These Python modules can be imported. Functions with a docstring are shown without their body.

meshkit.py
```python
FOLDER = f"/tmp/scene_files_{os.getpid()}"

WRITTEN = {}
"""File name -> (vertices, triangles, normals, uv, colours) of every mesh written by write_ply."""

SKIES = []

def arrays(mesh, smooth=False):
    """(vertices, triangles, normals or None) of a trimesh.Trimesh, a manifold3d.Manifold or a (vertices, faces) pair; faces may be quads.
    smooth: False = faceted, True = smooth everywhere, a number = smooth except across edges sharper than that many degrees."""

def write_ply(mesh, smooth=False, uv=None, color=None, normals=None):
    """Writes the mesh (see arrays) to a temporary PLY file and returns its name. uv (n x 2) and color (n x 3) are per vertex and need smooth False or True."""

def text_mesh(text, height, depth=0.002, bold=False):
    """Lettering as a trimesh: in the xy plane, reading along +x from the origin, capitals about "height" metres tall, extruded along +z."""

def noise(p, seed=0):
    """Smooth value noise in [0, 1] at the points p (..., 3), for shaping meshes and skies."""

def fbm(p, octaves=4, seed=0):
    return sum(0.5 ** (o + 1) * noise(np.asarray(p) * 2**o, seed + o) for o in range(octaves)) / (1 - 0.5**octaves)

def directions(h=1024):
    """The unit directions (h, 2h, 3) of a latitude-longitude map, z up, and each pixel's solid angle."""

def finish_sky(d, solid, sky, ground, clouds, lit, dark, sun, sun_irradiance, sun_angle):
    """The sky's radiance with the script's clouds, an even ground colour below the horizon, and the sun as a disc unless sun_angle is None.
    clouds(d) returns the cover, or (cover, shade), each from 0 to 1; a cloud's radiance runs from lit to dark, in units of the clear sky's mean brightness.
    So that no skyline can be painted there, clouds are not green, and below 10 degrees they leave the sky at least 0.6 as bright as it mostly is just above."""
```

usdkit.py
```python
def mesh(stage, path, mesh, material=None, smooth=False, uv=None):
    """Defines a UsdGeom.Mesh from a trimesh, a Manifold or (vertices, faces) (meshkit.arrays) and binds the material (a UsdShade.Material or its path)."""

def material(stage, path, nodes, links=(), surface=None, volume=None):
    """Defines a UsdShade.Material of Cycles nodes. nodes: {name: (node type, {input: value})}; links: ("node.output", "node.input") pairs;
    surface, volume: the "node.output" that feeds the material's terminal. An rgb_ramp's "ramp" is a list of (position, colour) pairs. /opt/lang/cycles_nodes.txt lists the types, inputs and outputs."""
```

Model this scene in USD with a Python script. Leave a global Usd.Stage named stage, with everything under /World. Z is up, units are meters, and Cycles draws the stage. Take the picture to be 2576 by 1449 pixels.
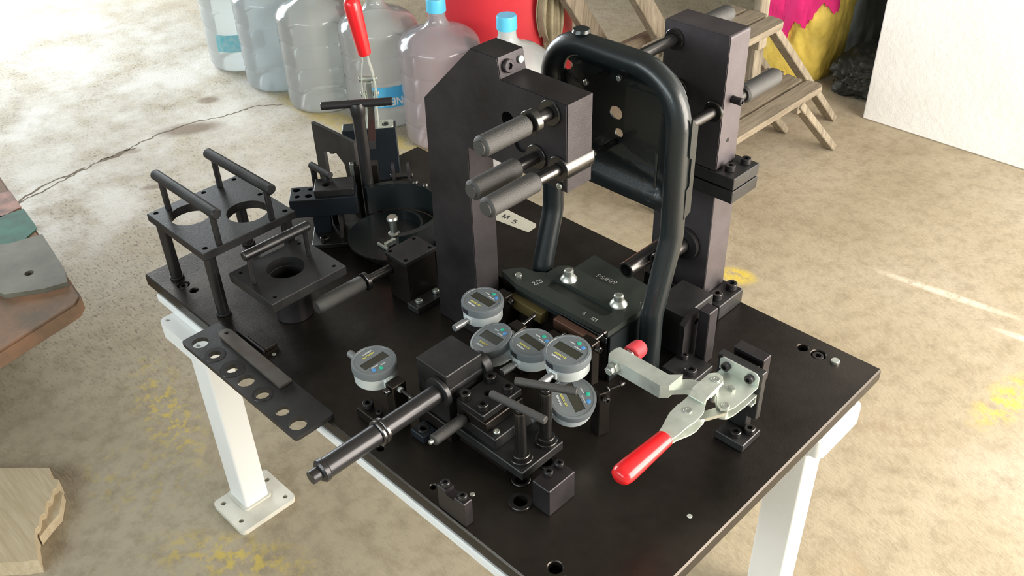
import math, numpy as np, trimesh, usdkit, meshkit
import manifold3d as m3
from manifold3d import Manifold as MF, CrossSection as CS
from pxr import Usd, UsdGeom, UsdLux, UsdShade, Gf, Sdf

stage = Usd.Stage.CreateInMemory()
UsdGeom.SetStageUpAxis(stage, UsdGeom.Tokens.z); UsdGeom.SetStageMetersPerUnit(stage, 1.0)
UsdGeom.Xform.Define(stage, '/World')
ZF = 0.44            # height of the fixture plate's top above the floor; plate coordinates: x along its long front edge, y to the back, z up from its top

# ------------------------------------------------------------------ camera, light, exposure
CAM_POS = (1.35928, -0.47234, 0.90400 + ZF)
CAM_R = np.array([[0.71194312, 0.7016767, -0.02805004], [0.40010936, -0.43814192, -0.80494978], [-0.5771044, 0.56185538, -0.59267955]])
cam = UsdGeom.Camera.Define(stage, '/World/camera')
r, d, f = CAM_R
cam.AddTransformOp().Set(Gf.Matrix4d(*r, 0, *(-d), 0, *(-f), 0, *CAM_POS, 1))
cam.CreateHorizontalApertureAttr(36.0); cam.CreateVerticalApertureAttr(36.0 * 1449 / 2576)
cam.CreateFocalLengthAttr(33.555); cam.CreateClippingRangeAttr(Gf.Vec2f(0.01, 100))
cam.CreateExposureAttr(0.1)

dome = UsdLux.DomeLight.Define(stage, '/World/sky')
dome.CreateColorAttr(Gf.Vec3f(0.92, 1.0, 1.0)); dome.CreateIntensityAttr(0.12)

def area(name, pos, target, w, h, power, color):
    l = UsdLux.RectLight.Define(stage, '/World/' + name)
    p, t = np.array(pos, float), np.array(target, float)
    z = (p - t) / np.linalg.norm(p - t); x = np.cross((0, 0, 1), z); x /= np.linalg.norm(x); y = np.cross(z, x)
    l.AddTransformOp().Set(Gf.Matrix4d(*x, 0, *y, 0, *z, 0, *p, 1))
    l.CreateWidthAttr(w); l.CreateHeightAttr(h); l.CreateIntensityAttr(power); l.CreateColorAttr(Gf.Vec3f(*color)); l.CreateNormalizeAttr(False)
    return l
area('unseen_light_right', (2.60, 1.30, 1.02), (0.5, 0.95, 0.55), 1.7, 1.9, 14.5, (1.0, 0.925, 0.83))  # source out of view, placed to light the right floor and right-facing sides
area('unseen_light_rear', (-3.9, 0.7, 1.15), (-0.9, 0.6, 0.2), 2.4, 1.9, 10.5, (0.92, 0.98, 1.0))  # source out of view, placed to light the far left floor
area('unseen_light_front', (0.6, -3.4, 2.0), (0.7, 0.4, 0.7), 4.2, 1.0, 7.2, (0.88, 0.98, 1.0))  # source out of view, placed to light the white legs and front-facing sides

# ------------------------------------------------------------------ materials
LK = '/World/Looks/'
M = {}
def mat(name, base, rough=0.5, metal=0.0, spec=0.5, var=0.0, vscale=6.0, bump=0.0, bscale=60.0, coat=0.0, rvar=0.0, var2=None, aniso=None, **kw):
    nodes = {'p': ('principled_bsdf', dict(base_color=base, roughness=rough, metallic=metal, specular_ior_level=spec, coat_weight=coat, **kw)),
             'tc': ('texture_coordinate', {})}
    links = []
    if var or rvar:
        nodes['n'] = ('noise_texture', dict(scale=vscale, detail=5, roughness=0.6)); links.append(('tc.object', 'n.vector'))
        if var:
            b2 = var2 or tuple(c * (1 - var) for c in base); b1 = tuple(min(1, c * (1 + var * 0.6)) for c in base)
            nodes['rp'] = ('rgb_ramp', {'ramp': [(0.3, b2), (0.7, b1)]}); links += [('n.fac', 'rp.fac'), ('rp.color', 'p.base_color')]
        if rvar:
            nodes['mr'] = ('map_range', dict(from_min=0.3, from_max=0.7, to_min=max(0.02, rough - rvar), to_max=rough + rvar, clamp=True)); links += [('n.fac', 'mr.value'), ('mr.result', 'p.roughness')]
    if bump:
        nodes['nb'] = ('noise_texture', dict(scale=bscale, detail=4, roughness=0.6)); nodes['b'] = ('bump', dict(strength=bump, distance=0.002))
        if aniso:
            nodes['mp'] = ('mapping', dict(scale=aniso)); links += [('tc.object', 'mp.vector'), ('mp.vector', 'nb.vector')]
        else: links.append(('tc.object', 'nb.vector'))
        links += [('nb.fac', 'b.height'), ('b.normal', 'p.normal')]
    M[name] = usdkit.material(stage, LK + name, nodes, links, surface='p.BSDF')
    return M[name]

mat('black_steel', (0.070, 0.069, 0.070), 0.43, metal=0.8, var=0.45, vscale=9, rvar=0.08, bump=0.12, bscale=260)
mat('plate_steel', (0.060, 0.052, 0.045), 0.345, metal=0.85, var=0.4, vscale=5, rvar=0.07, bump=0.10, bscale=300)
mat('ground_steel', (0.074, 0.067, 0.071), 0.48, metal=0.88, var=0.3, vscale=11, rvar=0.07, bump=0.15, bscale=180, aniso=(1, 1, 6))
mat('post_steel', (0.138, 0.122, 0.130), 0.50, metal=0.88, var=0.2, vscale=9, rvar=0.05, bump=0.12, bscale=200)
mat('blue_black', (0.018, 0.024, 0.032), 0.42, metal=0.3, var=0.3, vscale=9, bump=0.1, bscale=260)
mat('knurled', (0.10, 0.098, 0.095), 0.5, metal=0.7, bump=0.5, bscale=900)
mat('pin_steel', (0.10, 0.096, 0.094), 0.25, metal=0.9, rvar=0.06, vscale=20)
mat('dark_pin', (0.05, 0.048, 0.05), 0.3, metal=0.6)
mat('ecoat', (0.010, 0.0145, 0.016), 0.36, spec=0.5, coat=0.25, var=0.2, bump=0.08, bscale=350)
mat('olive_coat', (0.030, 0.036, 0.031), 0.42, spec=0.5, var=0.25, bump=0.08, bscale=350)
mat('mark_grey', (0.42, 0.43, 0.42), 0.7)
mat('hole_dark', (0.006, 0.006, 0.006), 0.7)
mat('zinc', (0.68, 0.73, 0.66), 0.40, metal=0.62, var=0.18, vscale=22, rvar=0.07, bump=0.08, bscale=150)
mat('bolt_zinc', (0.62, 0.65, 0.60), 0.36, metal=0.9)
mat('chrome', (0.70, 0.76, 0.76), 0.38, metal=0.35)
mat('gauge_grey', (0.155, 0.175, 0.185), 0.42, bump=0.05, bscale=400)
mat('gauge_cap', (0.30, 0.31, 0.32), 0.4, metal=0.5)
mat('lcd', (0.045, 0.045, 0.034), 0.4, spec=0.3)
mat('button_green', (0.03, 0.45, 0.30), 0.45)
mat('button_blue', (0.08, 0.28, 0.62), 0.45)
mat('print_white', (0.72, 0.74, 0.74), 0.6)
mat('print_yellow', (0.68, 0.64, 0.14), 0.6)
mat('print_black', (0.02, 0.02, 0.025), 0.6)
mat('red_grip', (0.80, 0.016, 0.022), 0.27, coat=0.3, var=0.12, vscale=14)
mat('red_rubber', (0.62, 0.045, 0.06), 0.6)
mat('white_paint', (0.86, 0.87, 0.86), 0.42, bump=0.06, bscale=90, var=0.03)
mat('dusty_white', (0.70, 0.68, 0.60), 0.7, var=0.14, vscale=18)
mat('paper', (0.58, 0.56, 0.47), 0.75, var=0.08, vscale=30)
mat('brass_tape', (0.16, 0.125, 0.045), 0.5, metal=0.4, var=0.3)
mat('copper_bar', (0.16, 0.085, 0.06), 0.45, metal=0.6, var=0.3)
mat('grey_bar', (0.125, 0.122, 0.115), 0.5, metal=0.55, var=0.4, vscale=14, var2=(0.10, 0.07, 0.055))
mat('cap_blue', (0.10, 0.52, 0.78), 0.4)
mat('label_blue', (0.05, 0.34, 0.66), 0.5, var=0.25, vscale=16, var2=(0.09, 0.45, 0.70))
mat('label_teal', (0.08, 0.38, 0.46), 0.55, var=0.5, vscale=60, var2=(0.42, 0.60, 0.64))
mat('red_plastic', (0.66, 0.035, 0.05), 0.36, var=0.1)
mat('burlap', (0.36, 0.31, 0.20), 0.9, var=0.35, vscale=14, bump=0.6, bscale=240)
mat('yellow_sack', (0.82, 0.62, 0.12), 0.55, var=0.35, vscale=9, bump=0.5, bscale=120)
mat('pink_cloth', (0.80, 0.02, 0.20), 0.8, var=0.2, vscale=12, bump=0.3, bscale=200)
mat('dark_cover', (0.030, 0.034, 0.026), 0.6, var=0.5, vscale=5, bump=0.5, bscale=40)
mat('dark_wall', (0.10, 0.095, 0.08), 0.9, var=0.3, vscale=3)
mat('ceiling_board', (0.22, 0.21, 0.19), 0.9)
mat('blue_cloth', (0.05, 0.04, 0.16), 0.8, var=0.4, vscale=12)
mat('rust', (0.25, 0.135, 0.08), 0.8, var=0.55, vscale=11, var2=(0.13, 0.10, 0.07), bump=0.4, bscale=90)
mat('machine_green', (0.016, 0.13, 0.085), 0.7, var=0.6, vscale=20)
mat('machine_pink', (0.34, 0.17, 0.13), 0.7, var=0.6, vscale=30)
mat('machine_grey', (0.155, 0.15, 0.115), 0.7, var=0.35, vscale=12)

def wood_mat(name, c1, c2, scale):
    nodes = {'tc': ('texture_coordinate', {}), 'mp': ('mapping', dict(scale=scale)), 'n': ('noise_texture', dict(scale=9, detail=6, roughness=0.65, distortion=0.6)),
             'rp': ('rgb_ramp', {'ramp': [(0.3, c1), (0.68, c2)]}), 'b': ('bump', dict(strength=0.35, distance=0.002)), 'p': ('principled_bsdf', dict(roughness=0.8))}
    M[name] = usdkit.material(stage, LK + name, nodes, [('tc.object', 'mp.vector'), ('mp.vector', 'n.vector'), ('n.fac', 'rp.fac'), ('rp.color', 'p.base_color'), ('n.fac', 'b.height'), ('b.normal', 'p.normal')], surface='p.BSDF')
wood_mat('grey_wood_y', (0.145, 0.115, 0.078), (0.30, 0.25, 0.18), (9, 0.9, 9))
wood_mat('grey_wood_z', (0.16, 0.128, 0.088), (0.35, 0.30, 0.22), (9, 9, 0.9))
wood_mat('pale_wood', (0.50, 0.40, 0.25), (0.66, 0.56, 0.40), (1.2, 14, 9))

def clear_plastic(name, tint, mixin, rough=0.12):
    """translucent polycarbonate: part see-through, part milky, with a clear glossy skin"""
    nodes = {'t': ('transparent_bsdf', dict(color=tint)), 'd': ('diffuse_bsdf', dict(color=tint)), 'l': ('translucent_bsdf', dict(color=tint)), 'm0': ('mix_closure', dict(fac=0.5)),
             'm1': ('mix_closure', dict(fac=mixin)), 'g': ('glossy_bsdf', dict(color=(1, 1, 1), roughness=rough)), 'fr': ('fresnel', dict(IOR=1.45)), 'm2': ('mix_closure', {})}
    M[name] = usdkit.material(stage, LK + name, nodes, [('d.BSDF', 'm0.closure1'), ('l.BSDF', 'm0.closure2'), ('t.BSDF', 'm1.closure1'), ('m0.closure', 'm1.closure2'), ('fr.fac', 'm2.fac'), ('m1.closure', 'm2.closure1'), ('g.BSDF', 'm2.closure2')], surface='m2.closure')
clear_plastic('jug_white', (0.90, 0.94, 0.94), 0.72)
clear_plastic('jug_blue', (0.80, 0.87, 0.90), 0.66)
clear_plastic('jug_clear', (0.76, 0.80, 0.79), 0.60)
clear_plastic('jug_violet', (0.70, 0.65, 0.68), 0.60)

# concrete floor: mottled, pitted, stained, with worn yellow paint; every mark fixed in the world
def floor_material():
    nodes = {'g': ('geometry', {}), 'n1': ('noise_texture', dict(scale=1.6, detail=6, roughness=0.6)), 'n2': ('noise_texture', dict(scale=26, detail=5, roughness=0.7)),
             'n3': ('noise_texture', dict(scale=5.0, detail=5, roughness=0.65)), 'nw': ('noise_texture', dict(scale=38, detail=4, roughness=0.7)),
             'r1': ('rgb_ramp', {'ramp': [(0.30, (0.305, 0.25, 0.165)), (0.52, (0.405, 0.345, 0.245)), (0.72, (0.47, 0.415, 0.325))]}),
             'r2': ('rgb_ramp', {'ramp': [(0.32, (0.62, 0.60, 0.56)), (0.55, (1, 1, 1))]}),
             'mul': ('mix_color', dict(blend_type='multiply', fac=0.6)),
             'mpp': ('mapping', dict(scale=(1.0, 2.2, 1.0))), 'v': ('noise_texture', dict(scale=72, detail=3, roughness=0.6)),
             'rv': ('rgb_ramp', {'ramp': [(0.36, (0.36, 0.33, 0.28)), (0.44, (1, 1, 1))]}),
             'mulp': ('mix_color', dict(blend_type='multiply', fac=0.0)),
             'b': ('bump', dict(strength=0.45, distance=0.004)), 'p': ('principled_bsdf', dict(roughness=0.78, specular_ior_level=0.3))}
    L = [('g.position', 'n1.vector'), ('g.position', 'n2.vector'), ('g.position', 'n3.vector'), ('g.position', 'nw.vector'), ('n1.fac', 'r1.fac'), ('n2.fac', 'r2.fac'),
         ('r1.color', 'mul.a'), ('r2.color', 'mul.b'), ('g.position', 'mpp.vector'), ('mpp.vector', 'v.vector'), ('v.fac', 'rv.fac'), ('mul.result', 'mulp.a'), ('rv.color', 'mulp.b')]
    k = [0]; cur = 'mulp.result'
    def ellipse(c, rad, ang, edge):
        k[0] += 1; i = k[0]
        nodes[f'em{i}'] = ('mapping', dict(mapping_type='texture', location=(c[0], c[1], 0), rotation=(0, 0, ang), scale=(rad[0], rad[1], 1)))
        nodes[f'el{i}'] = ('vector_math', dict(math_type='length')); nodes[f'er{i}'] = ('map_range', dict(from_min=1.0, from_max=edge, to_min=0, to_max=1, clamp=True))
        L.extend([('g.position', f'em{i}.vector'), (f'em{i}.vector', f'el{i}.vector1'), (f'el{i}.value', f'er{i}.value')])
        return f'er{i}.result'
    def worn(mask, lo, hi, src='nw.fac'):
        k[0] += 1; i = k[0]
        nodes[f'wa{i}'] = ('map_range', dict(from_min=lo, from_max=hi, to_min=0, to_max=1, clamp=True)); nodes[f'wm{i}'] = ('math', dict(math_type='multiply'))
        L.extend([(src, f'wa{i}.value'), (mask, f'wm{i}.value1'), (f'wa{i}.result', f'wm{i}.value2')])
        return f'wm{i}.value'
    def paint(mask, color, strength=1.0):
        nonlocal cur
        k[0] += 1; i = k[0]
        nodes[f'pc{i}'] = ('mix_color', dict(blend_type='mix', b=color)); nodes[f'ps{i}'] = ('math', dict(math_type='multiply', value2=strength))
        L.extend([(cur, f'pc{i}.a'), (mask, f'ps{i}.value1'), (f'ps{i}.value', f'pc{i}.fac')]); cur = f'pc{i}.result'
    # rough pitted area, far left of the room, with a paler tone blended over it
    pit = ellipse((-1.6, 0.35), (1.75, 1.05), 0.15, 0.55)
    L.append((pit, 'mulp.fac'))
    pale = ellipse((-1.9, 0.6), (1.9, 1.1), 0.2, 0.4); paint(worn(pale, 0.30, 0.62, 'n3.fac'), (0.66, 0.645, 0.61), 0.85)
    k2 = ellipse((-1.15, 0.16), (0.55, 0.30), 0.9, 0.2); paint(worn(k2, 0.42, 0.58, 'n3.fac'), (0.80, 0.79, 0.76), 0.7)
    yel = (0.62, 0.47, 0.08)
    for c, rad, a, e, lo, hi, s in [((-0.17, 0.02), (0.24, 0.07), -0.25, 0.3, 0.50, 0.60, 0.75), ((0.24, -0.09), (0.19, 0.06), 0.6, 0.3, 0.47, 0.60, 0.7),
                                    ((0.415, 1.20), (0.055, 0.04), 0.2, 0.5, 0.34, 0.52, 0.95), ((1.05, 1.20), (0.05, 0.14), -0.1, 0.3, 0.42, 0.60, 0.9),
                                    ((-0.80, 1.075), (0.60, 0.060), 0.06, 0.6, 0.36, 0.52, 0.5), ((-0.05, -0.12), (0.16, 0.09), 0.3, 0.2, 0.52, 0.62, 0.4)]:
        paint(worn(ellipse(c, rad, a, e), lo, hi), yel, s)
    for c, rad, a, s in [((-1.288, 0.716), (0.125, 0.055), 1.05, 0.9), ((-1.428, 0.871), (0.045, 0.036), 0.9, 0.85), ((-1.037, 0.463), (0.05, 0.018), 1.0, 0.7), ((-1.29, 0.515), (0.04, 0.02), 1.0, 0.6), ((-0.93, 0.60), (0.02, 0.012), 1.0, 0.6)]:
        paint(worn(ellipse(c, rad, a, 0.45), 0.25, 0.42, 'n2.fac'), (0.20, 0.145, 0.10), s)
    for c, rad, a, s in [((0.80, 1.46), (0.20, 0.016), 0.12, 0.8), ((1.02, 1.42), (0.10, 0.014), 0.12, 0.8)]:
        paint(worn(ellipse(c, rad, a, 0.3), 0.3, 0.5), (0.74, 0.68, 0.56), s)
    paint(worn(ellipse((0.95, 0.98), (0.16, 0.07), 0.4, 0.2), 0.45, 0.6), (0.30, 0.22, 0.14), 0.5)
    paint(worn(ellipse((1.08, 0.62), (0.12, 0.10), 0.4, 0.2), 0.45, 0.62, 'n3.fac'), (0.36, 0.22, 0.10), 0.6)
    L.extend([(cur, 'p.base_color'), ('v.fac', 'b.height'), ('b.normal', 'p.normal')])
    M['concrete'] = usdkit.material(stage, LK + 'concrete', nodes, L, surface='p.BSDF')
floor_material()
nodes = {'g': ('geometry', {}), 'n': ('noise_texture', dict(scale=45, detail=4, roughness=0.7)), 'n2': ('noise_texture', dict(scale=4, detail=4)), 'rp': ('rgb_ramp', {'ramp': [(0.3, (0.80, 0.80, 0.78)), (0.6, (0.88, 0.88, 0.87))]}),
         'b': ('bump', dict(strength=0.5, distance=0.004)), 'p': ('principled_bsdf', dict(roughness=0.85))}
M['plaster'] = usdkit.material(stage, LK + 'plaster', nodes, [('g.position', 'n.vector'), ('g.position', 'n2.vector'), ('n2.fac', 'rp.fac'), ('rp.color', 'p.base_color'), ('n.fac', 'b.height'), ('b.normal', 'p.normal')], surface='p.BSDF')

# ------------------------------------------------------------------ scene building helpers
USED = {}
def numbered(path):
    n = USED.get(path, -1) + 1; USED[path] = n
    return path if n == 0 else f'{path}_{n:03d}'
def tag(prim, label=None, cat=None, group=None, kind=None):
    for k, v in (('label', label), ('category', cat), ('group', group), ('kind', kind)):
        if v: prim.SetCustomDataByKey(k, v)
class Thing:
    """an Xform at the thing's base; meshes are given in plate coordinates unless local=True"""
    def __init__(s, name, label, cat, base, group=None, local=False, kind=None):
        s.path = numbered('/World/' + name); s.x = UsdGeom.Xform.Define(stage, s.path); s.base = np.array(base, float); s.local = local
        s.op = s.x.AddTransformOp(); s.op.Set(Gf.Matrix4d(1).SetTranslate(Gf.Vec3d(s.base[0], s.base[1], s.base[2] + ZF)))
        tag(s.x.GetPrim(), label, cat, group, kind); s.label = label
    def place(s, mtx):       # 4x4, column convention, plate coordinates
        mtx = np.array(mtx, float).copy(); mtx[2, 3] += ZF
        s.op.Set(Gf.Matrix4d(*[float(v) for v in mtx.T.ravel()])); return s
    def part(s, name, mesh, m, label=None, parent=None, smooth=32, kind=None):
        path = numbered((parent or s.path) + '/' + name)
        v, f = arr(mesh)
        if not s.local: v = v - s.base
        p = usdkit.mesh(stage, path, trimesh.Trimesh(v, f, process=False), M[m], smooth=smooth)
        if label: p.GetPrim().SetCustomDataByKey('label', label)
        if kind: p.GetPrim().SetCustomDataByKey('kind', kind)
        return path
def copy_of(first, mtx, label):
    name = first.path.split('/')[-1]; path = numbered('/World/' + name)
    x = UsdGeom.Xform.Define(stage, path); p = x.GetPrim()
    p.GetReferences().AddInternalReference(first.path); p.SetInstanceable(True)
    was = first.x.GetPrim().GetCustomData()
    tag(p, label, was['category'], was.get('group'))
    mtx = np.array(mtx, float).copy(); mtx[2, 3] += ZF
    UsdGeom.Xformable(x).ClearXformOpOrder(); op = UsdGeom.Xformable(x).AddTransformOp(); op.Set(Gf.Matrix4d(*[float(v) for v in mtx.T.ravel()]))
    return path
def arr(mesh):
    v, f, _ = meshkit.arrays(mesh, False); return np.asarray(v, float), np.asarray(f, int)

# ------------------------------------------------------------------ solids (Manifold)
def box(x0, x1, y0, y1, z0, z1, c=0.0009):
    c = min(c, (x1 - x0) / 3, (y1 - y0) / 3, (z1 - z0) / 3)
    if c <= 0: return MF.cube((x1 - x0, y1 - y0, z1 - z0)).translate((x0, y0, z0))
    P = []
    for sx in (0, 1):
        for sy in (0, 1):
            for sz in (0, 1):
                X, Y, Z = (x0, x1)[sx], (y0, y1)[sy], (z0, z1)[sz]; ix, iy, iz = (c, -c)[sx], (c, -c)[sy], (c, -c)[sz]
                P += [(X, Y + iy, Z + iz), (X + ix, Y, Z + iz), (X + ix, Y + iy, Z)]
    return MF.hull_points(np.array(P))
def basis(dirv):
    w = np.array(dirv, float); w /= np.linalg.norm(w); a = np.array((0, 0, 1.0)) if abs(w[2]) < 0.9 else np.array((1.0, 0, 0))
    u = np.cross(a, w); u /= np.linalg.norm(u); return u, np.cross(w, u), w
def xf(mesh, origin, u, v, w):
    return mesh.transform(np.column_stack([u, v, w, origin]).astype(float))
def lathe(profile, p0, dirv, n=36):
    """solid of revolution of [(radius, height)] along dirv from p0"""
    cs = CS([[(a, b) for a, b in profile]], m3.FillRule.NonZero); return xf(cs.revolve(n), p0, *basis(dirv))
def cyl(p0, p1, r, c=0.0007, n=28, r1=None):
    p0, p1 = np.array(p0, float), np.array(p1, float); h = np.linalg.norm(p1 - p0); r1 = r if r1 is None else r1; c = min(c, r / 3, h / 3)
    return lathe([(0, 0), (r - c, 0), (r, c), (r1, h - c), (r1 - c, h), (0, h)], p0, p1 - p0, n)
def hole(p0, p1, r, n=28): return cyl(p0, p1, r, c=0, n=n)
def ring(p0, p1, ro, ri, n=36, c=0.0008):
    h = np.linalg.norm(np.array(p1, float) - np.array(p0, float))
    return lathe([(ri, 0), (ro - c, 0), (ro, c), (ro, h - c), (ro - c, h), (ri, h)], p0, np.array(p1, float) - np.array(p0, float), n)
def poly(pts, axis, a, b, holes=()):
    """extrude an outline: axis 'y' takes (x, z) points, 'x' takes (y, z), 'z' takes (x, y)"""
    cs = CS([list(map(tuple, pts))], m3.FillRule.NonZero) if not hasattr(pts, 'extrude') else pts
    if cs.area() < 0: cs = CS([list(map(tuple, pts[::-1]))])
    for h in holes: cs = cs - CS([list(map(tuple, h))], m3.FillRule.NonZero)
    e = cs.extrude(b - a)
    if axis == 'z': return e.translate((0, 0, a))
    if axis == 'y': return xf(e, (0, b, 0), (1, 0, 0), (0, 0, 1), (0, -1, 0))
    return xf(e, (a, 0, 0), (0, 1, 0), (0, 0, 1), (1, 0, 0))
def bevelled(pts, axis, a, b, c=0.001):
    """outline with a small chamfer on both flat edges"""
    cs = CS([list(map(tuple, pts))], m3.FillRule.NonZero); ins = cs.offset(-c, m3.JoinType.Miter, 3.0)
    out = poly(cs, axis, a + c, b - c)
    for q0, q1 in ((a, a + c), (b - c, b)):
        pass
    return out + poly(ins, axis, a, b)
def rrect(x0, x1, y0, y1, r, n=6):
    P = []
    for cx, cy, a0 in ((x1 - r, y0 + r, -90), (x1 - r, y1 - r, 0), (x0 + r, y1 - r, 90), (x0 + r, y0 + r, 180)):
        P += [(cx + r * math.cos(math.radians(a0 + 90 * k / n)), cy + r * math.sin(math.radians(a0 + 90 * k / n))) for k in range(n + 1)]
    return P
def fillet_path(pts, radii, seg=8):
    P = [np.array(p, float) for p in pts]; out = [P[0]]
    for i in range(1, len(P) - 1):
        a, b, c = P[i - 1], P[i], P[i + 1]; u = (a - b) / np.linalg.norm(a - b); w = (c - b) / np.linalg.norm(c - b)
        ang = math.acos(np.clip(u @ w, -1, 1)); R = radii[i - 1] if hasattr(radii, '__len__') else radii
        t = R / math.tan(ang / 2); t = min(t, 0.49 * np.linalg.norm(a - b), 0.49 * np.linalg.norm(c - b)); R = t * math.tan(ang / 2)
        bis = (u + w); bis /= np.linalg.norm(bis); C = b + bis * R / math.sin(ang / 2)
        s, e = b + u * t - C, b + w * t - C; tot = math.acos(np.clip(s @ e / (R * R), -1, 1)); ax = np.cross(s, e); ax /= np.linalg.norm(ax)
        for k in range(seg + 1):
            th = tot * k / seg; out.append(C + s * math.cos(th) + np.cross(ax, s) * math.sin(th))
    out.append(P[-1]); return np.array(out)
def sweep(path, r, n=20, cap=True):
    P = np.array(path, float); T = np.gradient(P, axis=0); T /= np.linalg.norm(T, axis=1)[:, None]
    u = basis(T[0])[0]; V = []
    rr = np.broadcast_to(r, (len(P),))
    for p, t, q in zip(P, T, rr):
        u = u - t * (u @ t); u /= np.linalg.norm(u); w = np.cross(t, u)
        V += [p + q * (u * math.cos(2 * math.pi * k / n) + w * math.sin(2 * math.pi * k / n)) for k in range(n)]
    F = [(i * n + k, i * n + (k + 1) % n, (i + 1) * n + (k + 1) % n, (i + 1) * n + k) for i in range(len(P) - 1) for k in range(n)]
    F = [t for a, b, c, e in F for t in ((a, b, c), (a, c, e))]
    if cap:
        V += [P[0], P[-1]]; a, b = len(V) - 2, len(V) - 1; o = (len(P) - 1) * n
        F += [(a, (k + 1) % n, k) for k in range(n)] + [(b, o + k, o + (k + 1) % n) for k in range(n)]
    return trimesh.Trimesh(np.array(V), np.array(F), process=False)
def cat(*ms):
    out = []
    for m in ms:
        v, f = arr(m); out.append(trimesh.Trimesh(v, f, process=False))
    return trimesh.util.concatenate(out)
def tri(m):
    v, f = arr(m); return trimesh.Trimesh(v, f, process=False)
def socket_screw(p, r=0.0065, h=0.008, d=(0, 0, 1), bore=0.52):
    p = np.array(p, float); d = np.array(d, float)
    head = cyl(p, p + d * h, r, c=0.0009, n=24)
    return head - lathe([(0, 0), (r * bore, 0), (r * bore, h), (0, h)], p + d * h * 0.45, d, 6)
def text_on(s, height, origin, ux, uy, depth=0.0003, bold=False, center=True):
    t = meshkit.text_mesh(s, height, depth, bold); v = np.array(t.vertices); 
    if center: v[:, :2] -= (v[:, :2].min(0) + v[:, :2].max(0)) / 2
    ux, uy = np.array(ux, float), np.array(uy, float); uz = np.cross(ux, uy)
    return trimesh.Trimesh(np.array(origin) + v @ np.array([ux, uy, uz]), t.faces, process=False)
def T4(origin, ux=(1, 0, 0), uy=(0, 1, 0), uz=None):
    ux, uy = np.array(ux, float), np.array(uy, float); uz = np.cross(ux, uy) if uz is None else np.array(uz, float)
    m = np.eye(4); m[:3, 0], m[:3, 1], m[:3, 2], m[:3, 3] = ux, uy, uz, origin; return m
def rot(ax, deg):
    c, s = math.cos(math.radians(deg)), math.sin(math.radians(deg))
    return np.array({'x': [[1, 0, 0], [0, c, -s], [0, s, c]], 'y': [[c, 0, s], [0, 1, 0], [-s, 0, c]], 'z': [[c, -s, 0], [s, c, 0], [0, 0, 1]]}[ax])
def TR(origin, R):
    m = np.eye(4); m[:3, :3] = R; m[:3, 3] = origin; return m

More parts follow.
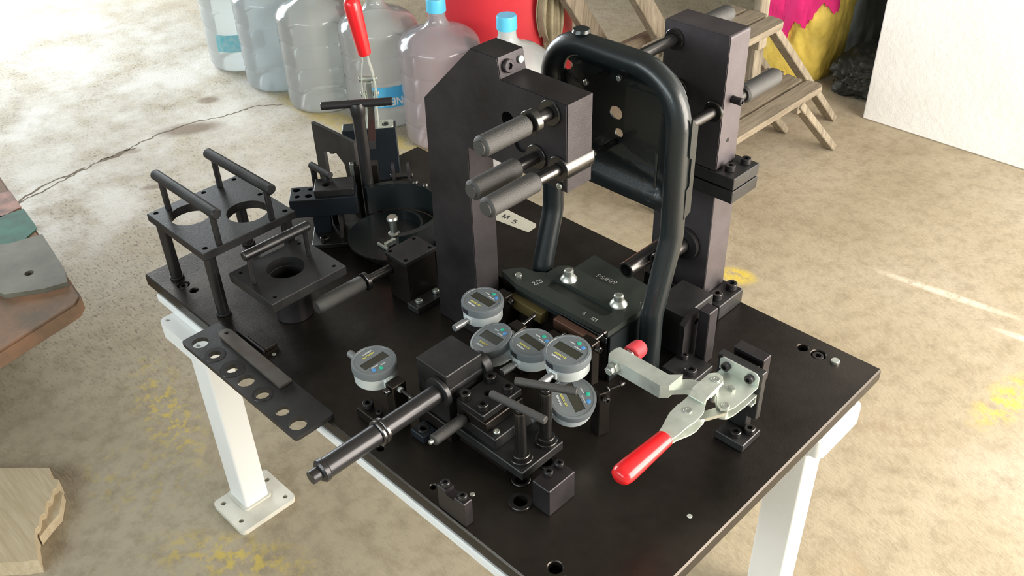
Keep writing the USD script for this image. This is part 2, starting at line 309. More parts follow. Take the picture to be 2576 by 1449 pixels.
# ================================================================== the setting
def struct(name, mesh, m, smooth=False, kind='structure', label=None):
    path = numbered('/World/' + name); v, f = arr(mesh); v = v + (0, 0, ZF)
    p = usdkit.mesh(stage, path, trimesh.Trimesh(v, f, process=False), M[m], smooth=smooth).GetPrim(); tag(p, label, None, None, kind); return path
FZ = -ZF
fl = struct('floor', box(-5.5, 5.0, -4.0, 6.0, FZ - 0.1, FZ, 0), 'concrete', label='worn concrete workshop floor with cracks, stains and faded yellow paint')
rng = np.random.default_rng(4)
def ribbon(pts, w, name):          # a crack: a jagged dark gap in the screed
    P = np.array(pts, float); out = []
    for a, b in zip(P[:-1], P[1:]):
        n = max(2, int(np.linalg.norm(b - a) / 0.012)); out += [a + (b - a) * t + rng.normal(0, 0.0035, 2) for t in np.linspace(0, 1, n, endpoint=False)]
    Q = np.array(out + [P[-1]]); t = np.gradient(Q, axis=0); t /= np.linalg.norm(t, axis=1)[:, None] + 1e-9; nn = np.stack([-t[:, 1], t[:, 0]], 1)
    ww = w * (0.35 + 0.9 * rng.random(len(Q)))[:, None]; ww[0] = ww[-1] = 0.0004
    A, B = Q + nn * ww, Q - nn * ww; n = len(Q); z = np.full((n, 1), FZ + 0.0006 + ZF)
    V = np.vstack([np.hstack([A, z]), np.hstack([B, z])]); F = [(i, n + i, n + i + 1) for i in range(n - 1)] + [(i, n + i + 1, i + 1) for i in range(n - 1)]
    usdkit.mesh(stage, numbered(fl + '/' + name), trimesh.Trimesh(V, np.array(F), process=False), M['crack_dirt'])
mat('crack_dirt', (0.16, 0.125, 0.085), 0.95)
def at(x, y, z):                   # a point of the ground that a pixel of the photograph was measured at
    dd = np.array([(x - 1288) / 2401.06, (y - 724.5) / 2401.06, 1.0]) @ CAM_R; C = np.array(CAM_POS) - (0, 0, ZF); return (C + dd * (z - C[2]) / dd[2])
def fl2(*px): return [at(x, y, FZ)[:2] for x, y in px]
ribbon(fl2((0, 545), (40, 515), (110, 480), (200, 432), (262, 400), (300, 385), (350, 362), (400, 338), (470, 312), (560, 292), (640, 268), (715, 262)), 0.0022, 'crack')
ribbon(fl2((30, 520), (90, 478), (120, 460), (170, 442), (215, 422)), 0.0035, 'crack')
ribbon(fl2((250, 408), (285, 392), (320, 380), (345, 372)), 0.0075, 'crack')
struct('wall_back', box(0.228, 5.0, 2.15, 2.33, FZ, 2.2, 0.004), 'plaster', label='white plastered wall')
struct('unseen_wall_rear', box(-5.5, 0.6, 3.6, 3.75, FZ, 2.2, 0), 'dark_wall')  # out of view, kept dark behind the gap left of the white wall
struct('unseen_ceiling', box(-4.2, 5.0, -4.0, 4.2, 2.2, 2.3, 0), 'ceiling_board')  # out of view, blocks the sky overhead and keeps plate reflections dark

# ================================================================== the stand and its plate
st = Thing('test_stand', 'white painted low steel stand carrying the black fixture plate', 'stand', (0.5, 0.3, FZ))
for a in [(0.033, 0.967, -0.003, 0.035), (0.033, 0.967, 0.565, 0.603)]: st.part('rail', box(a[0], a[1], a[2], a[3], -0.0375, -0.0225, 0.002), 'white_paint')
for a in [(0.033, 0.071), (0.929, 0.967)]: st.part('rail', box(a[0], a[1], 0.036, 0.564, -0.0375, -0.0225, 0.002), 'white_paint')
LEGS = [  # leg x0 x1 y0 y1, flange x0 x1 y0 y1
    ((0.126, 0.181, -0.014, 0.034), (0.080, 0.1985, -0.0295, 0.082)), ((0.930, 0.986, 0.445, 0.492), (0.888, 1.002, 0.448, 0.560)),
    ((0.872, 0.927, -0.014, 0.034), (0.86, 0.975, -0.0295, 0.082)), ((0.060, 0.115, 0.52, 0.566), (0.040, 0.150, 0.50, 0.60))]
for (x0, x1, y0, y1), (a0, a1, b0, b1) in LEGS:
    fp = poly(rrect(a0, a1, b0, b1, 0.012), 'z', -0.068, -0.0378)
    for hx in (a0 + 0.012, a1 - 0.012):
        for hy in (b0 + 0.012, b1 - 0.012): fp = fp - hole((hx, hy, -0.08), (hx, hy, 0), 0.004, 16)
    st.part('top_flange', fp, 'white_paint')
    st.part('leg', poly(rrect(x0, x1, y0, y1, 0.005), 'z', FZ + 0.0101, -0.0681), 'white_paint')
    f0, f1, g0, g1 = x0 - 0.006, x0 + 0.095, y0 - 0.035, y1 + 0.032
    ft = poly(rrect(f0, f1, g0, g1, 0.010), 'z', FZ, FZ + 0.010)
    hs = [(f0 + 0.016, g0 + 0.014), (f1 - 0.026, g0 + 0.014), (f0 + 0.026, g1 - 0.014), (f1 - 0.016, g1 - 0.014)]
    for hx, hy in hs: ft = ft - hole((hx, hy, FZ - 0.01), (hx, hy, FZ + 0.03), 0.005, 16)
    st.part('foot_plate', ft, 'dusty_white', 'dusty cream foot plate with four bolt holes')
    st.part('weld', poly(CS([rrect(x0 - 0.004, x1 + 0.004, y0 - 0.004, y1 + 0.004, 0.007)]) - CS([rrect(x0 + .001, x1 - .001, y0 + .001, y1 - .001, 0.005)]), 'z', FZ + 0.0101, FZ + 0.014), 'dusty_white')

bp = Thing('base_plate', 'large black steel base plate drilled with holes, on the white stand', 'plate', (0.5, 0.3, -0.0222))
pl = box(0, 1.0, 0, 0.6, -0.022, 0, 0.0022)
HOLES = [(0.893, 0.035, 0.0085), (0.914, 0.026, 0.0085), (0.894, 0.566, 0.0075), (0.9185, 0.5675, 0.0105), (0.103, 0.033, 0.0065), (0.076, 0.029, 0.0095), (0.798, 0.076, 0.0125), (0.772, 0.1035, 0.0125), (0.775, 0.1465, 0.0125),
         (0.56, 0.29, 0.008), (0.592, 0.292, 0.006), (0.60, 0.017, 0.005), (0.70, 0.02, 0.004)]
for x, y, q in HOLES: pl = pl - hole((x, y, -0.018), (x, y, 0.01), q, 28) - lathe([(0, 0), (q, 0), (q + 0.0012, 0.0012), (q + .0012, .004), (0, 0.004)], (x, y, -0.0012), (0, 0, 1), 28)
bp.part('plate', pl, 'plate_steel')
for x, y in ((0.798, 0.076), (0.772, 0.1035), (0.775, 0.1465)):
    bp.part('drill_bushing', ring((x, y, -0.017), (x, y, 0.0035), 0.0148, 0.0088) if y < .09 else ring((x, y, -0.017), (x, y, 0.0015), 0.0125, 0.0088), 'pin_steel', 'bright turned drill bushing')
for x, y, q in ((0.9185, 0.5675, 0.0085), (0.076, 0.029, 0.0078)): bp.part('socket_screw', socket_screw((x, y, -0.0105), q, 0.009), 'ground_steel')
bp.part('dowel', cyl((0.9445, 0.5685, -0.01), (0.9445, 0.5685, 0.004), 0.0062), 'bolt_zinc', 'silver dowel head')
for x, y in ((0.56, 0.05), (0.335, 0.03), (0.96, 0.2), (0.745, 0.045)): bp.part('set_screw', cyl((x, y, -0.004), (x, y, 0.0006), 0.0035, n=16), 'zinc')
stk = [(0.300, 0.513), (0.305, 0.5075), (0.386, 0.519), (0.384, 0.541), (0.378, 0.5475), (0.302, 0.5475), (0.297, 0.542)]
pp = bp.part('paper_label', poly(stk, 'z', 0.0002, 0.0008), 'paper', 'cream paper sticker with handwriting')
for tx, hx, hy in (('M', 0.322, 0.529), ('5', 0.345, 0.527)): bp.part('handwriting', text_on(tx, 0.0118, (hx, hy, 0.0009), (0.95, 0.3, 0), (-0.3, 0.95, 0)), 'print_black', None, pp)

# ================================================================== left front: locating tables, hole strip, bars
lt = Thing('locating_table', 'square black table with two large holes and two bar handles, far left', 'table', (0.12, 0.1, 0))
x0, x1, y0, y1, zt = 0.036, 0.205, 0.019, 0.183, 0.124
tp = box(x0, x1, y0, y1, zt - 0.014, zt, 0.0012)
for hx, hy in ((0.090, 0.066), (0.150, 0.131)): tp = tp - hole((hx, hy, 0), (hx, hy, 0.3), 0.0325, 48)
for hx, hy in ((0.046, 0.030), (0.046, 0.115), (0.046, 0.172), (0.193, 0.172), (0.193, 0.03), (0.12, 0.174), (0.115, 0.10)): tp = tp - hole((hx, hy, zt - 0.004), (hx, hy, 0.3), 0.0042, 18)
lt.part('top', tp, 'black_steel')
for lx in (0.049, 0.192):
    for ly in (0.033, 0.170): lt.part('leg', cat(cyl((lx, ly, 0.0002), (lx, ly, 0.004), 0.0115), cyl((lx, ly, 0.004), (lx, ly, zt - 0.0142), 0.0092)), 'dark_pin')
for ya, yb in ((0.0505, 0.0515), (0.143, 0.146)):
    h = lt.part('handle', cyl((0.034, ya, 0.181), (0.213, yb, 0.181), 0.0085, c=0.002), 'black_steel')
    for hx in (0.048, 0.198): lt.part('handle_post', cyl((hx, (ya + yb) / 2, zt), (hx, (ya + yb) / 2, 0.178), 0.0048), 'dark_pin', None, h)

rt = Thing('ring_gauge_table', 'smaller black table with one round hole and a thin handle, on a round column', 'table', (0.28, 0.105, 0))
x0, x1, y0, y1, zt = 0.222, 0.338, 0.043, 0.175, 0.086
CC = (0.2735, 0.110)
tp = box(x0, x1, y0, y1, zt - 0.016, zt, 0.0012) - hole((*CC, 0), (*CC, .3), 0.0285, 48)
for hx, hy in ((0.235, 0.056), (0.325, 0.056), (0.235, 0.162), (0.325, 0.162)): tp = tp - hole((hx, hy, zt - 0.005), (hx, hy, .3), 0.0032, 16)
rt.part('top', tp, 'black_steel')
rt.part('column', ring((*CC, 0.0002), (*CC, zt - 0.0162), 0.0290, 0.0255, 48), 'ground_steel')
h = rt.part('handle', cyl((0.2735, 0.047, 0.137), (0.2735, 0.162, 0.137), 0.0074, c=0.0015), 'black_steel')
for hy in (0.055, 0.153): rt.part('handle_post', cyl((0.2735, hy, zt), (0.2735, hy, 0.135), 0.0036), 'dark_pin', None, h)

hs = Thing('hole_gauge_strip', 'black strip with seven round holes overhanging the plate edge', 'strip', (0.36, -0.02, 0))
sp = poly(rrect(0.215, 0.510, -0.053, 0.011, 0.006), 'z', 0.0004, 0.0075)
for hx, hr in ((0.239, 0.0125), (0.280, 0.0088), (0.326, 0.0092), (0.363, 0.0125), (0.404, 0.0105), (0.453, 0.0100), (0.489, 0.0125)): sp = sp - hole((hx, -0.0345, -1), (hx, -0.0345, 1), hr, 32)
hs.part('strip_body', sp, 'black_steel')
for hx, hr, rr in ((0.280, 0.0088, 0.0165), (0.326, 0.0092, 0.0185), (0.404, 0.0105, 0.0155)): hs.part('bushing', ring((hx, -0.0345, 0.001), (hx, -0.0345, 0.0082), rr, hr, 40), 'dark_pin')
fb = Thing('flat_bar', 'scuffed grey flat steel bar lying on the black strip with seven holes', 'bar', (0.33, 0.0, 0.0077))
cs = CS([[(0.252, -0.0085), (0.414, -0.012), (0.414, 0.0095), (0.250, 0.0125), (0.2435, 0.0085), (0.2415, 0.002), (0.2435, -0.005)]])
fb.part('bar_body', poly(cs, 'z', 0.0078, 0.0115) - hole((0.2525, 0.003, -1), (0.2525, 0.003, 1), 0.0036, 18), 'grey_bar')
lp = Thing('locating_pad', 'low black pad beside the grey flat bar on the base plate', 'pad', (0.29, 0.03, 0))
lp.part('pad_body', box(0.275, 0.322, 0.0235, 0.0455, 0.0002, 0.006, 0.0008), 'plate_steel')
lp.part('edge_strip', box(0.250, 0.324, 0.0190, 0.0228, 0.0002, 0.0065, 0.0006), 'ground_steel', 'thin bright edge strip')

# ================================================================== main bracket with its pins
lb = Thing('locating_bracket', 'tall black angle bracket with a cut-off top corner and three knurled pins', 'bracket', (0.5, 0.285, 0))
ol = [(0.443, 0), (0.531, 0), (0.531, 0.318), (0.703, 0.318), (0.703, 0.432), (0.596, 0.432), (0.592, 0.4575), (0.546, 0.4575), (0.450, 0.364)]
bb = bevelled(ol, 'y', 0.263, 0.308, 0.001)
PINS = [(0.678, 0.4155), (0.6555, 0.3505), (0.6915, 0.3475)]
for x, z in PINS: bb = bb - hole((x, 0.2, z), (x, 0.4, z), 0.0158, 28)
bb = bb - hole((0.607, 0.2, 0.383), (0.607, 0.4, 0.383), 0.0105, 28) - hole((0.628, 0.2, 0.358), (0.628, 0.268, 0.358), 0.0115, 28)
for x, z in ((0.655, 0.305), ): pass
lb.part('bracket_body', bb, 'ground_steel')
for x, z in PINS: lb.part('bushing', ring((x, 0.2595, z), (x, 0.3085, z), 0.0160, 0.0079, 36), 'pin_steel')
lb.part('socket_screw', socket_screw((0.5935, 0.277, 0.4445), 0.0085, 0.006, (1, 0, 0.1)), 'ground_steel')
lb.part('dowel', cyl((0.592, 0.299, 0.4455), (0.597, 0.299, 0.446), 0.0048), 'bolt_zinc', 'silver dowel end')
lb.part('socket_screw', socket_screw((0.693, 0.2625, 0.3245), 0.0042, 0.003, (0, -1, 0)), 'bolt_zinc')

def knurled_pin(label, x, z, y_tip, y_grip, y_end, rg=0.0125, collar=True):
    t = Thing('locating_pin', label, 'pin', (x, y_tip, z), 'knurled pins in the tall angle bracket')
    t.part('grip', lathe([(0, 0), (0.0085, 0), (0.0088, 0.002), (0.0105, 0.0025), (rg, 0.0045), (rg, y_grip - y_tip - 0.003), (rg - 0.002, y_grip - y_tip), (0, y_grip - y_tip)], (x, y_tip, z), (0, 1, 0), 32), 'knurled')
    if collar: t.part('collar', ring((x, y_grip + 0.004, z), (x, y_grip + 0.014, z), 0.0150, 0.0076, 32), 'pin_steel')
    t.part('shaft', cyl((x, y_grip, z), (x, y_end, z), 0.0075), 'pin_steel')
knurled_pin('uppermost knurled pin with a bright collar in the angle bracket', *PINS[0], 0.148, 0.222, 0.318)
knurled_pin('knurled pin behind, of the lower pair in the angle bracket', *PINS[1], 0.152, 0.228, 0.318, collar=False)
knurled_pin('knurled pin in front, of the lower pair in the angle bracket', *PINS[2], 0.140, 0.222, 0.318, collar=False)

# ================================================================== the part under test: tube frame with pressed panel and saddle
tf = Thing('tube_frame', 'glossy black bent tube loop with a pressed panel behind it', 'frame', (0.655, 0.39, 0))
path = fillet_path([(0.5555, 0.374, 0.012), (0.5555, 0.376, 0.085), (0.552, 0.404, 0.175), (0.551, 0.404, 0.434), (0.757, 0.404, 0.434), (0.7615, 0.404, 0.215), (0.759, 0.376, 0.10), (0.7605, 0.374, 0.004)], [0.05, 0.07, 0.052, 0.068, 0.08, 0.05], 10)
tf.part('tube_loop', sweep(path, 0.0155, 28), 'ecoat', smooth=60)
po = rrect(0.545, 0.762, 0.222, 0.436, 0.05, 8); pan = CS([po])
PH = [(0.5655, 0.394, 0.0085), (0.643, 0.344, 0.0105), (0.649, 0.317, 0.0072)]
for hx, hz, hr in PH: pan = pan - CS([[(hx + hr * math.cos(k * .3142), hz + hr * 0.9 * math.sin(k * .3142)) for k in range(20)]])
n = 0
def pressed(cs, y0, th):            # panel outline -> thin sheet, dished inside a border and rolled at the lower edge
    e = poly(cs, 'y', y0, y0 + th).refine_to_length(0.009); m = tri(e); v = np.array(m.vertices)
    dx = np.minimum(v[:, 0] - 0.545, 0.762 - v[:, 0]); dz = np.minimum(v[:, 2] - 0.222, 0.436 - v[:, 2]); q = np.clip((np.minimum(dx, dz) - 0.022) / 0.018, 0, 1); q = q * q * (3 - 2 * q)
    v[:, 1] += 0.012 * q; low = np.clip((0.262 - v[:, 2]) / 0.04, 0, 1); v[:, 1] += 0.016 * low ** 2
    rib = np.exp(-((v[:, 2] - 0.285 + 0.15 * (v[:, 0] - 0.65)) / 0.006) ** 2); v[:, 1] -= 0.004 * rib
    return trimesh.Trimesh(v, m.faces, process=False)
tf.part('pressed_panel', pressed(pan, 0.414, 0.0025), 'ecoat', 'dark pressed sheet panel with three round holes', smooth=50)
tf.part('side_flange', poly([(0.405, 0.245), (0.418, 0.252), (0.418, 0.372), (0.405, 0.385), (0.405, 0.335), (0.410, 0.33), (0.410, 0.292), (0.405, 0.288)], 'x', 0.7745, 0.7770), 'ecoat')
tf.part('clip', box(0.7385, 0.7425, 0.386, 0.3895, 0.285, 0.335, 0.001), 'ecoat')
for x, y, z in ((0.6262, 0.385, 0.3958), (0.6436, 0.385, 0.3015), (0.6669, 0.400, 0.4083)): tf.part('stud', cyl((x, y, z), (x, 0.425, z), 0.0042, n=16), 'dark_pin'); tf.part('stud_tip', cyl((x, y - 0.003, z), (x, y - 0.0002, z), 0.0036, n=16), 'bolt_zinc', 'bright stud tip')
tf.part('top_boss', lathe([(0, 0), (0.012, 0), (0.0105, 0.004), (0, 0.005)], (0.60, 0.404, 0.450), (0, 0, 1), 24), 'ecoat')

sd = Thing('saddle_bracket', 'black pressed saddle plate bolted between the tube legs by two silver bolts', 'bracket', (0.65, 0.36, 0.088))
so = [(0.522, 0.322), (0.562, 0.312), (0.732, 0.316), (0.734, 0.386), (0.722, 0.398), (0.588, 0.398), (0.578, 0.388), (0.576, 0.362), (0.560, 0.352), (0.540, 0.348)]
sad = poly(so, 'z', 0.0795, 0.0885)
slot = rrect(0.594, 0.708, 0.338, 0.362, 0.010)
sad = sad - poly(slot, 'z', 0.0825, 0.2)
sd.part('saddle_plate', sad, 'olive_coat')
sd.part('front_lip', box(0.560, 0.732, 0.3125, 0.3155, 0.070, 0.0793, 0.0008), 'ecoat')
sd.part('rear_flange', cat(box(0.590, 0.722, 0.3985, 0.402, 0.072, 0.0868, 0.0008), poly([(0.585, 0.402), (0.720, 0.402), (0.712, 0.438), (0.700, 0.452), (0.585, 0.460)], 'z', 0.0718, 0.0745)), 'olive_coat')
sd.part('end_flange', poly([(0.318, 0.0004), (0.384, 0.0004), (0.384, 0.079), (0.318, 0.079)], 'x', 0.7322, 0.7352), 'ecoat')
for x, y in ((0.6115, 0.3715), (0.703, 0.3735)):
    sd.part('bolt', lathe([(0, 0), (0.0125, 0), (0.0125, 0.002), (0.0100, 0.006), (0.0072, 0.0085), (0.0070, 0.016), (0.0052, 0.0175), (0, 0.0165)], (x, y, 0.0886), (0, 0, 1), 24), 'bolt_zinc', 'silver flanged bolt with a round collar')
for tx, hh, o, ux, uy in (('2/3', 0.0078, (0.583, 0.335, 0.0887), (0.25, 0.97, 0), (-0.97, 0.25, 0)), ('S', 0.0055, (0.681, 0.326, 0.0887), (1, 0, 0), (0, 1, 0)), ('III', 0.0058, (0.700, 0.325, 0.0887), (1, 0, 0), (0, 1, 0)), ('PS#09', 0.0082, (0.640, 0.424, 0.0747), (0.98, 0.1, 0), (-0.1, 0.98, 0)), ('-', 0.012, (0.668, 0.412, 0.0747), (1, 0, 0), (0, 1, 0))):
    sd.part('mark', text_on(tx, hh, o, ux, uy), 'mark_grey', 'pale hand-painted mark')
rb = Thing('rest_block', 'black machined rest block under the saddle plate', 'block', (0.65, 0.35, 0))
rb.part('block_body', box(0.585, 0.729, 0.318, 0.388, 0.0002, 0.0790, 0.001), 'plate_steel')
for y, z in ((0.335, 0.055), (0.35, 0.03)): rb.part('socket_screw', socket_screw((0.729, y, z), 0.0052, 0.004, (1, 0, 0)), 'ground_steel')
r2 = Thing('spacer_block', 'black spacer block reaching from the rest block to the tall bracket', 'block', (0.555, 0.33, 0))
r2.part('block_body', poly([(0.500, 0.318), (0.584, 0.318), (0.584, 0.352), (0.556, 0.352), (0.500, 0.342)], 'z', 0.0002, 0.0790), 'plate_steel')
r2.part('dowel', cyl((0.551, 0.329, 0.079), (0.551, 0.329, 0.0915), 0.0052), 'bolt_zinc', 'bright dowel top')
for nm, lab, q, m in (('stop_bar', 'yellowish flat stop bar below the saddle plate, nearest the tall bracket', (0.556, 0.622, 0.3005, 0.3170, 0.052, 0.070), 'brass_tape'), ('stop_bar', 'coppery flat stop bar below the saddle plate, beside the red-tipped clamp', (0.648, 0.720, 0.2975, 0.3105, 0.062, 0.0785), 'copper_bar')):
    t = Thing(nm, lab, 'bar', (q[0], q[2], 0)); t.part('bar_body', box(*q, 0.001), m); t.part('bar_post', box(q[0] + 0.02, q[1] - 0.02, q[2] + 0.002, q[3] - 0.002, 0.0002, q[4] - 0.0002, 0.001), 'plate_steel')

# ================================================================== rear post with hinge clamp
rp = Thing('rear_post', 'tall black two-piece rear post with a screwed flange joint, behind the tube frame', 'post', (0.68, 0.56, 0))
rp.part('foot', box(0.625, 0.768, 0.535, 0.598, 0.0002, 0.026, 0.0012), 'black_steel')
rp.part('lower_plate', box(0.632, 0.735, 0.540, 0.592, 0.0262, 0.2045, 0.0012), 'post_steel')
rp.part('flange', box(0.672, 0.766, 0.534, 0.597, 0.2047, 0.2235, 0.001), 'black_steel')
rp.part('flange', box(0.672, 0.766, 0.534, 0.597, 0.2260, 0.2440, 0.001), 'black_steel')
BP = [(0.651, 0.414), (0.664, 0.347), (0.722, 0.332)]
up = bevelled(rrect(0.632, 0.735, 0.2442, 0.438, 0.004, 3), 'y', 0.536, 0.582, 0.001)
rp.part('upper_plate', up, 'post_steel')
for x, z in BP: rp.part('bushing', ring((x, 0.531, z), (x, 0.5365, z), 0.0145, 0.0085, 32), 'pin_steel')
for x, y in ((0.747, 0.552), (0.752, 0.583)): rp.part('socket_screw', socket_screw((x, y, 0.2440), 0.0072, 0.009), 'dark_pin')
for x, y in ((0.752, 0.550), (0.754, 0.586)): rp.part('socket_screw', socket_screw((x, y, 0.026), 0.0085, 0.011), 'dark_pin')
rp.part('socket_screw', socket_screw((0.735, 0.556, 0.346), 0.0052, 0.016, (1, 0, 0)), 'ground_steel')
rp.part('socket_screw', socket_screw((0.752, 0.585, 0.2047), 0.006, 0.008, (0, 0, -1)), 'dark_pin')
rp.part('screw_hole_shade', cyl((0.7345, 0.557, 0.285), (0.7354, 0.557, 0.285), 0.0035, n=16), 'hole_dark')  # flat dark disc painted for the shade inside a screw hole
for (x, z), y0, y1, gl, lab in ((BP[0], 0.440, 0.600, 0.06, 'rear pin at the top left of the rear post'), (BP[1], 0.455, 0.59, 0.0, 'short rear pin in the middle of the rear post'), (BP[2], 0.440, 0.602, 0.085, 'rear pin with a long grip behind the rear post, pointing at the step rack')):
    t = Thing('rear_pin', lab, 'pin', (x, y0, z)); t.part('shaft', cyl((x, y0, z), (x, y1, z), 0.0080), 'pin_steel')
    if gl: t.part('grip', lathe([(0, 0), (0.0105, 0), (0.013, 0.003), (0.013, gl - 0.006), (0.0105, gl - 0.003), (0.0105, gl), (0, gl)], (x, y1, z), (0, 1, 0), 28), 'knurled')
for x, z, y0, y1, lab in ((0.668, 0.100, 0.432, 0.535, 'front barrel of the twin plungers low on the rear post'), (0.694, 0.108, 0.470, 0.535, 'rear barrel of the twin plungers low on the rear post')):
    t = Thing('spring_plunger', lab, 'plunger', (x, y0, z)); 
    t.part('barrel', ring((x, y0, z), (x, y1 - 0.004, z), 0.0125, 0.009, 32), 'pin_steel'); t.part('collar', ring((x, y1 - 0.0035, z), (x, y1 + 0.0045, z), 0.026 if x > .68 else .016, 0.006, 36), 'dark_pin')
    t.part('core', cyl((x, y0 + 0.012, z), (x, y1 + 0.004, z), 0.0060), 'hole_dark')

# side stop beside the right tube leg
ss = Thing('side_stop', 'dull steel side stop with a drilled lug and an upright, right of the tube frame', 'stop', (0.79, 0.43, 0))
ss.part('lug', poly([(0.418, 0.0), (0.448, 0.0), (0.456, 0.02), (0.458, 0.072), (0.452, 0.078), (0.430, 0.076), (0.418, 0.066)], 'x', 0.777, 0.786) - hole((0.7, 0.447, 0.060), (0.9, 0.447, 0.060), 0.0052, 18), 'ground_steel')
ss.part('box_body', box(0.722, 0.7765, 0.428, 0.500, 0.0002, 0.0745, 0.0015), 'black_steel')
ss.part('upright', box(0.794, 0.812, 0.437, 0.458, 0.0, 0.092, 0.0012), 'ground_steel')
ss.part('foot', box(0.776, 0.828, 0.386, 0.436, 0.0002, 0.010, 0.001), 'black_steel')
ss.part('socket_screw', socket_screw((0.814, 0.401, 0.010), 0.0085, 0.008), 'dark_pin')
ss.part('socket_screw', socket_screw((0.789, 0.421, 0.010), 0.0055, 0.007), 'ground_steel')
# ================================================================== digital indicators
def gauge_parts(t):
    b = lathe([(0, 0), (0.0278, 0), (0.0284, 0.0008), (0.0284, 0.0165), (0.0278, 0.0170), (0, 0.0170)], (0, 0, -0.0293), (0, 0, 1), 56)
    t.part('back_case', b + box(-0.0065, 0.0065, -0.0305, -0.020, -0.0265, -0.0155, 0.001) + box(-0.0075, 0.0075, 0.020, 0.0315, -0.0270, -0.0150, 0.001), 'chrome', 'bright metal back case')
    t.part('bezel', lathe([(0, 0), (0.0296, 0), (0.0302, 0.0007), (0.0302, 0.0105), (0.0296, 0.0120), (0.0268, 0.0124), (0.0262, 0.0116), (0, 0.0116)], (0, 0, -0.0122), (0, 0, 1), 64) - box(-0.0200, 0.0200, -0.0058, 0.0080, -0.0016, 0.01, 0), 'gauge_grey', 'grey plastic face')
    t.part('display', box(-0.0198, 0.0198, -0.0056, 0.0078, -0.0030, -0.0012, 0.0003), 'lcd', 'dark blank display')
    for x, y, m, n in ((0.0030, 0.0195, 'button_green', 'green'), (0.0125, 0.0158, 'button_blue', 'blue')): t.part('button', lathe([(0, 0), (0.0030, 0), (0.0030, 0.0007), (0.0022, 0.0011), (0, 0.0012)], (x, y, -0.0006), (0, 0, 1), 20), m, n + ' push button')
    t.part('connector_cover', poly([(0.0304 * math.cos(a), 0.0304 * math.sin(a)) for a in np.radians(np.linspace(-112, -86, 9))] + [(0.0298 * math.cos(a), 0.0298 * math.sin(a)) for a in np.radians(np.linspace(-86, -112, 9))], 'z', -0.0105, -0.0030), 'print_black', 'small black connector cover')
    for nm, tx, hh, px, py in (('maker_lettering', 'Mitutoyo', 0.0026, -0.003, -0.0180), ('button_lettering', 'ORIGIN', 0.0016, -0.004, 0.0148), ('button_lettering', 'ZERO/ABS', 0.0016, 0.0075, 0.0112)):
        t.part(nm, text_on(tx, hh, (px, py, -0.0005), (1, 0, 0), (0, 1, 0), bold=True), 'print_white', 'small white lettering')
    t.part('emblem', text_on('ABSOLUTE', 0.0026, (-0.001, -0.0125, -0.0005), (1, 0, 0), (0, 1, 0), bold=True), 'print_yellow', 'small yellow maker mark')
    t.part('cap_stem', lathe([(0, 0), (0.0048, 0), (0.0052, 0.001), (0.0052, 0.018), (0.0046, 0.019), (0.0040, 0.0195), (0.0040, 0.026), (0, 0.026)], (0, -0.0555, -0.0205), (0, 1, 0), 20), 'gauge_cap', 'grey lifting-end stem')
    t.part('stem', cyl((0, 0.0312, -0.0205), (0, 0.054, -0.0205), 0.0040, n=18), 'chrome')
    t.part('spindle', cat(cyl((0, 0.054, -0.0205), (0, 0.070, -0.0205), 0.0023, n=14), lathe([(0, 0), (0.0034, 0), (0.0034, 0.004), (0.0016, 0.0075), (0, 0.008)], (0, 0.070, -0.0205), (0, 1, 0), 14)), 'pin_steel')
G = [  # centre of the face, rotation, label
    ((0.5545, 0.2515, 0.0905), rot('z', 0), 'digital dial indicator standing alone just right of the tall bracket foot'),
    ((0.617, 0.2065, 0.082), rot('z', -4) @ rot('x', 14) @ rot('y', -10), 'digital dial indicator half hidden behind the square plunger block'),
    ((0.671, 0.2315, 0.0895), rot('z', -3), 'digital dial indicator overlapped by its neighbour, left of the overlapping two'),
    ((0.7475, 0.2165, 0.128), rot('z', 1) @ rot('x', 3), 'digital dial indicator on top, right of the overlapping two'),
    ((0.7775, 0.194, 0.082), rot('z', -20) @ rot('y', 22) @ rot('x', 5), 'digital dial indicator behind the slanted tee bars, with a half lit display'),
    ((0.5435, 0.0635, 0.0895), rot('z', -90), 'digital dial indicator turned sideways, nearest the strip with holes')]
gt = Thing('dial_indicator', G[0][2], 'gauge', (0, 0, 0), 'digital dial indicators', local=True)
gauge_parts(gt); gt.place(TR(G[0][0], G[0][1]))
for c, R, lab in G[1:]: copy_of(gt, TR(c, R), lab)
HL = ['black holder of the indicator beside the tall bracket foot', 'black holder of the indicator behind the square plunger block', 'black holder of the indicator overlapped by its neighbour', 'black holder of the indicator on top of the overlapping two', 'black holder of the indicator behind the slanted tee bars', 'black holder of the sideways indicator']
for (c, R, _), lab in zip(G, HL):
    p = np.array(c) + R @ np.array((0, 0.0425, -0.0205)); ydir = R @ np.array((0, 1, 0)); u = ydir[:2] / np.linalg.norm(ydir[:2]); side = np.array((u[1], -u[0]))
    t = Thing('indicator_holder', lab, 'holder', (p[0], p[1], 0))
    fr = lambda m: xf(m, (p[0], p[1], 0), (side[0], side[1], 0), (u[0], u[1], 0), (0, 0, 1))
    zc = p[2]
    hb = fr(box(-0.011, 0.011, -0.008, 0.008, 0.0002, zc + 0.008, 0.001)) - hole(p - ydir * 0.03, p + ydir * 0.03, 0.0046, 18)
    t.part('holder_body', hb, 'plate_steel')
    s0 = np.array((p[0], p[1], zc)) + np.array((side[0], side[1], 0)) * 0.011
    t.part('clamp_screw', socket_screw(s0, 0.0045, 0.008, (side[0], side[1], 0)), 'pin_steel')

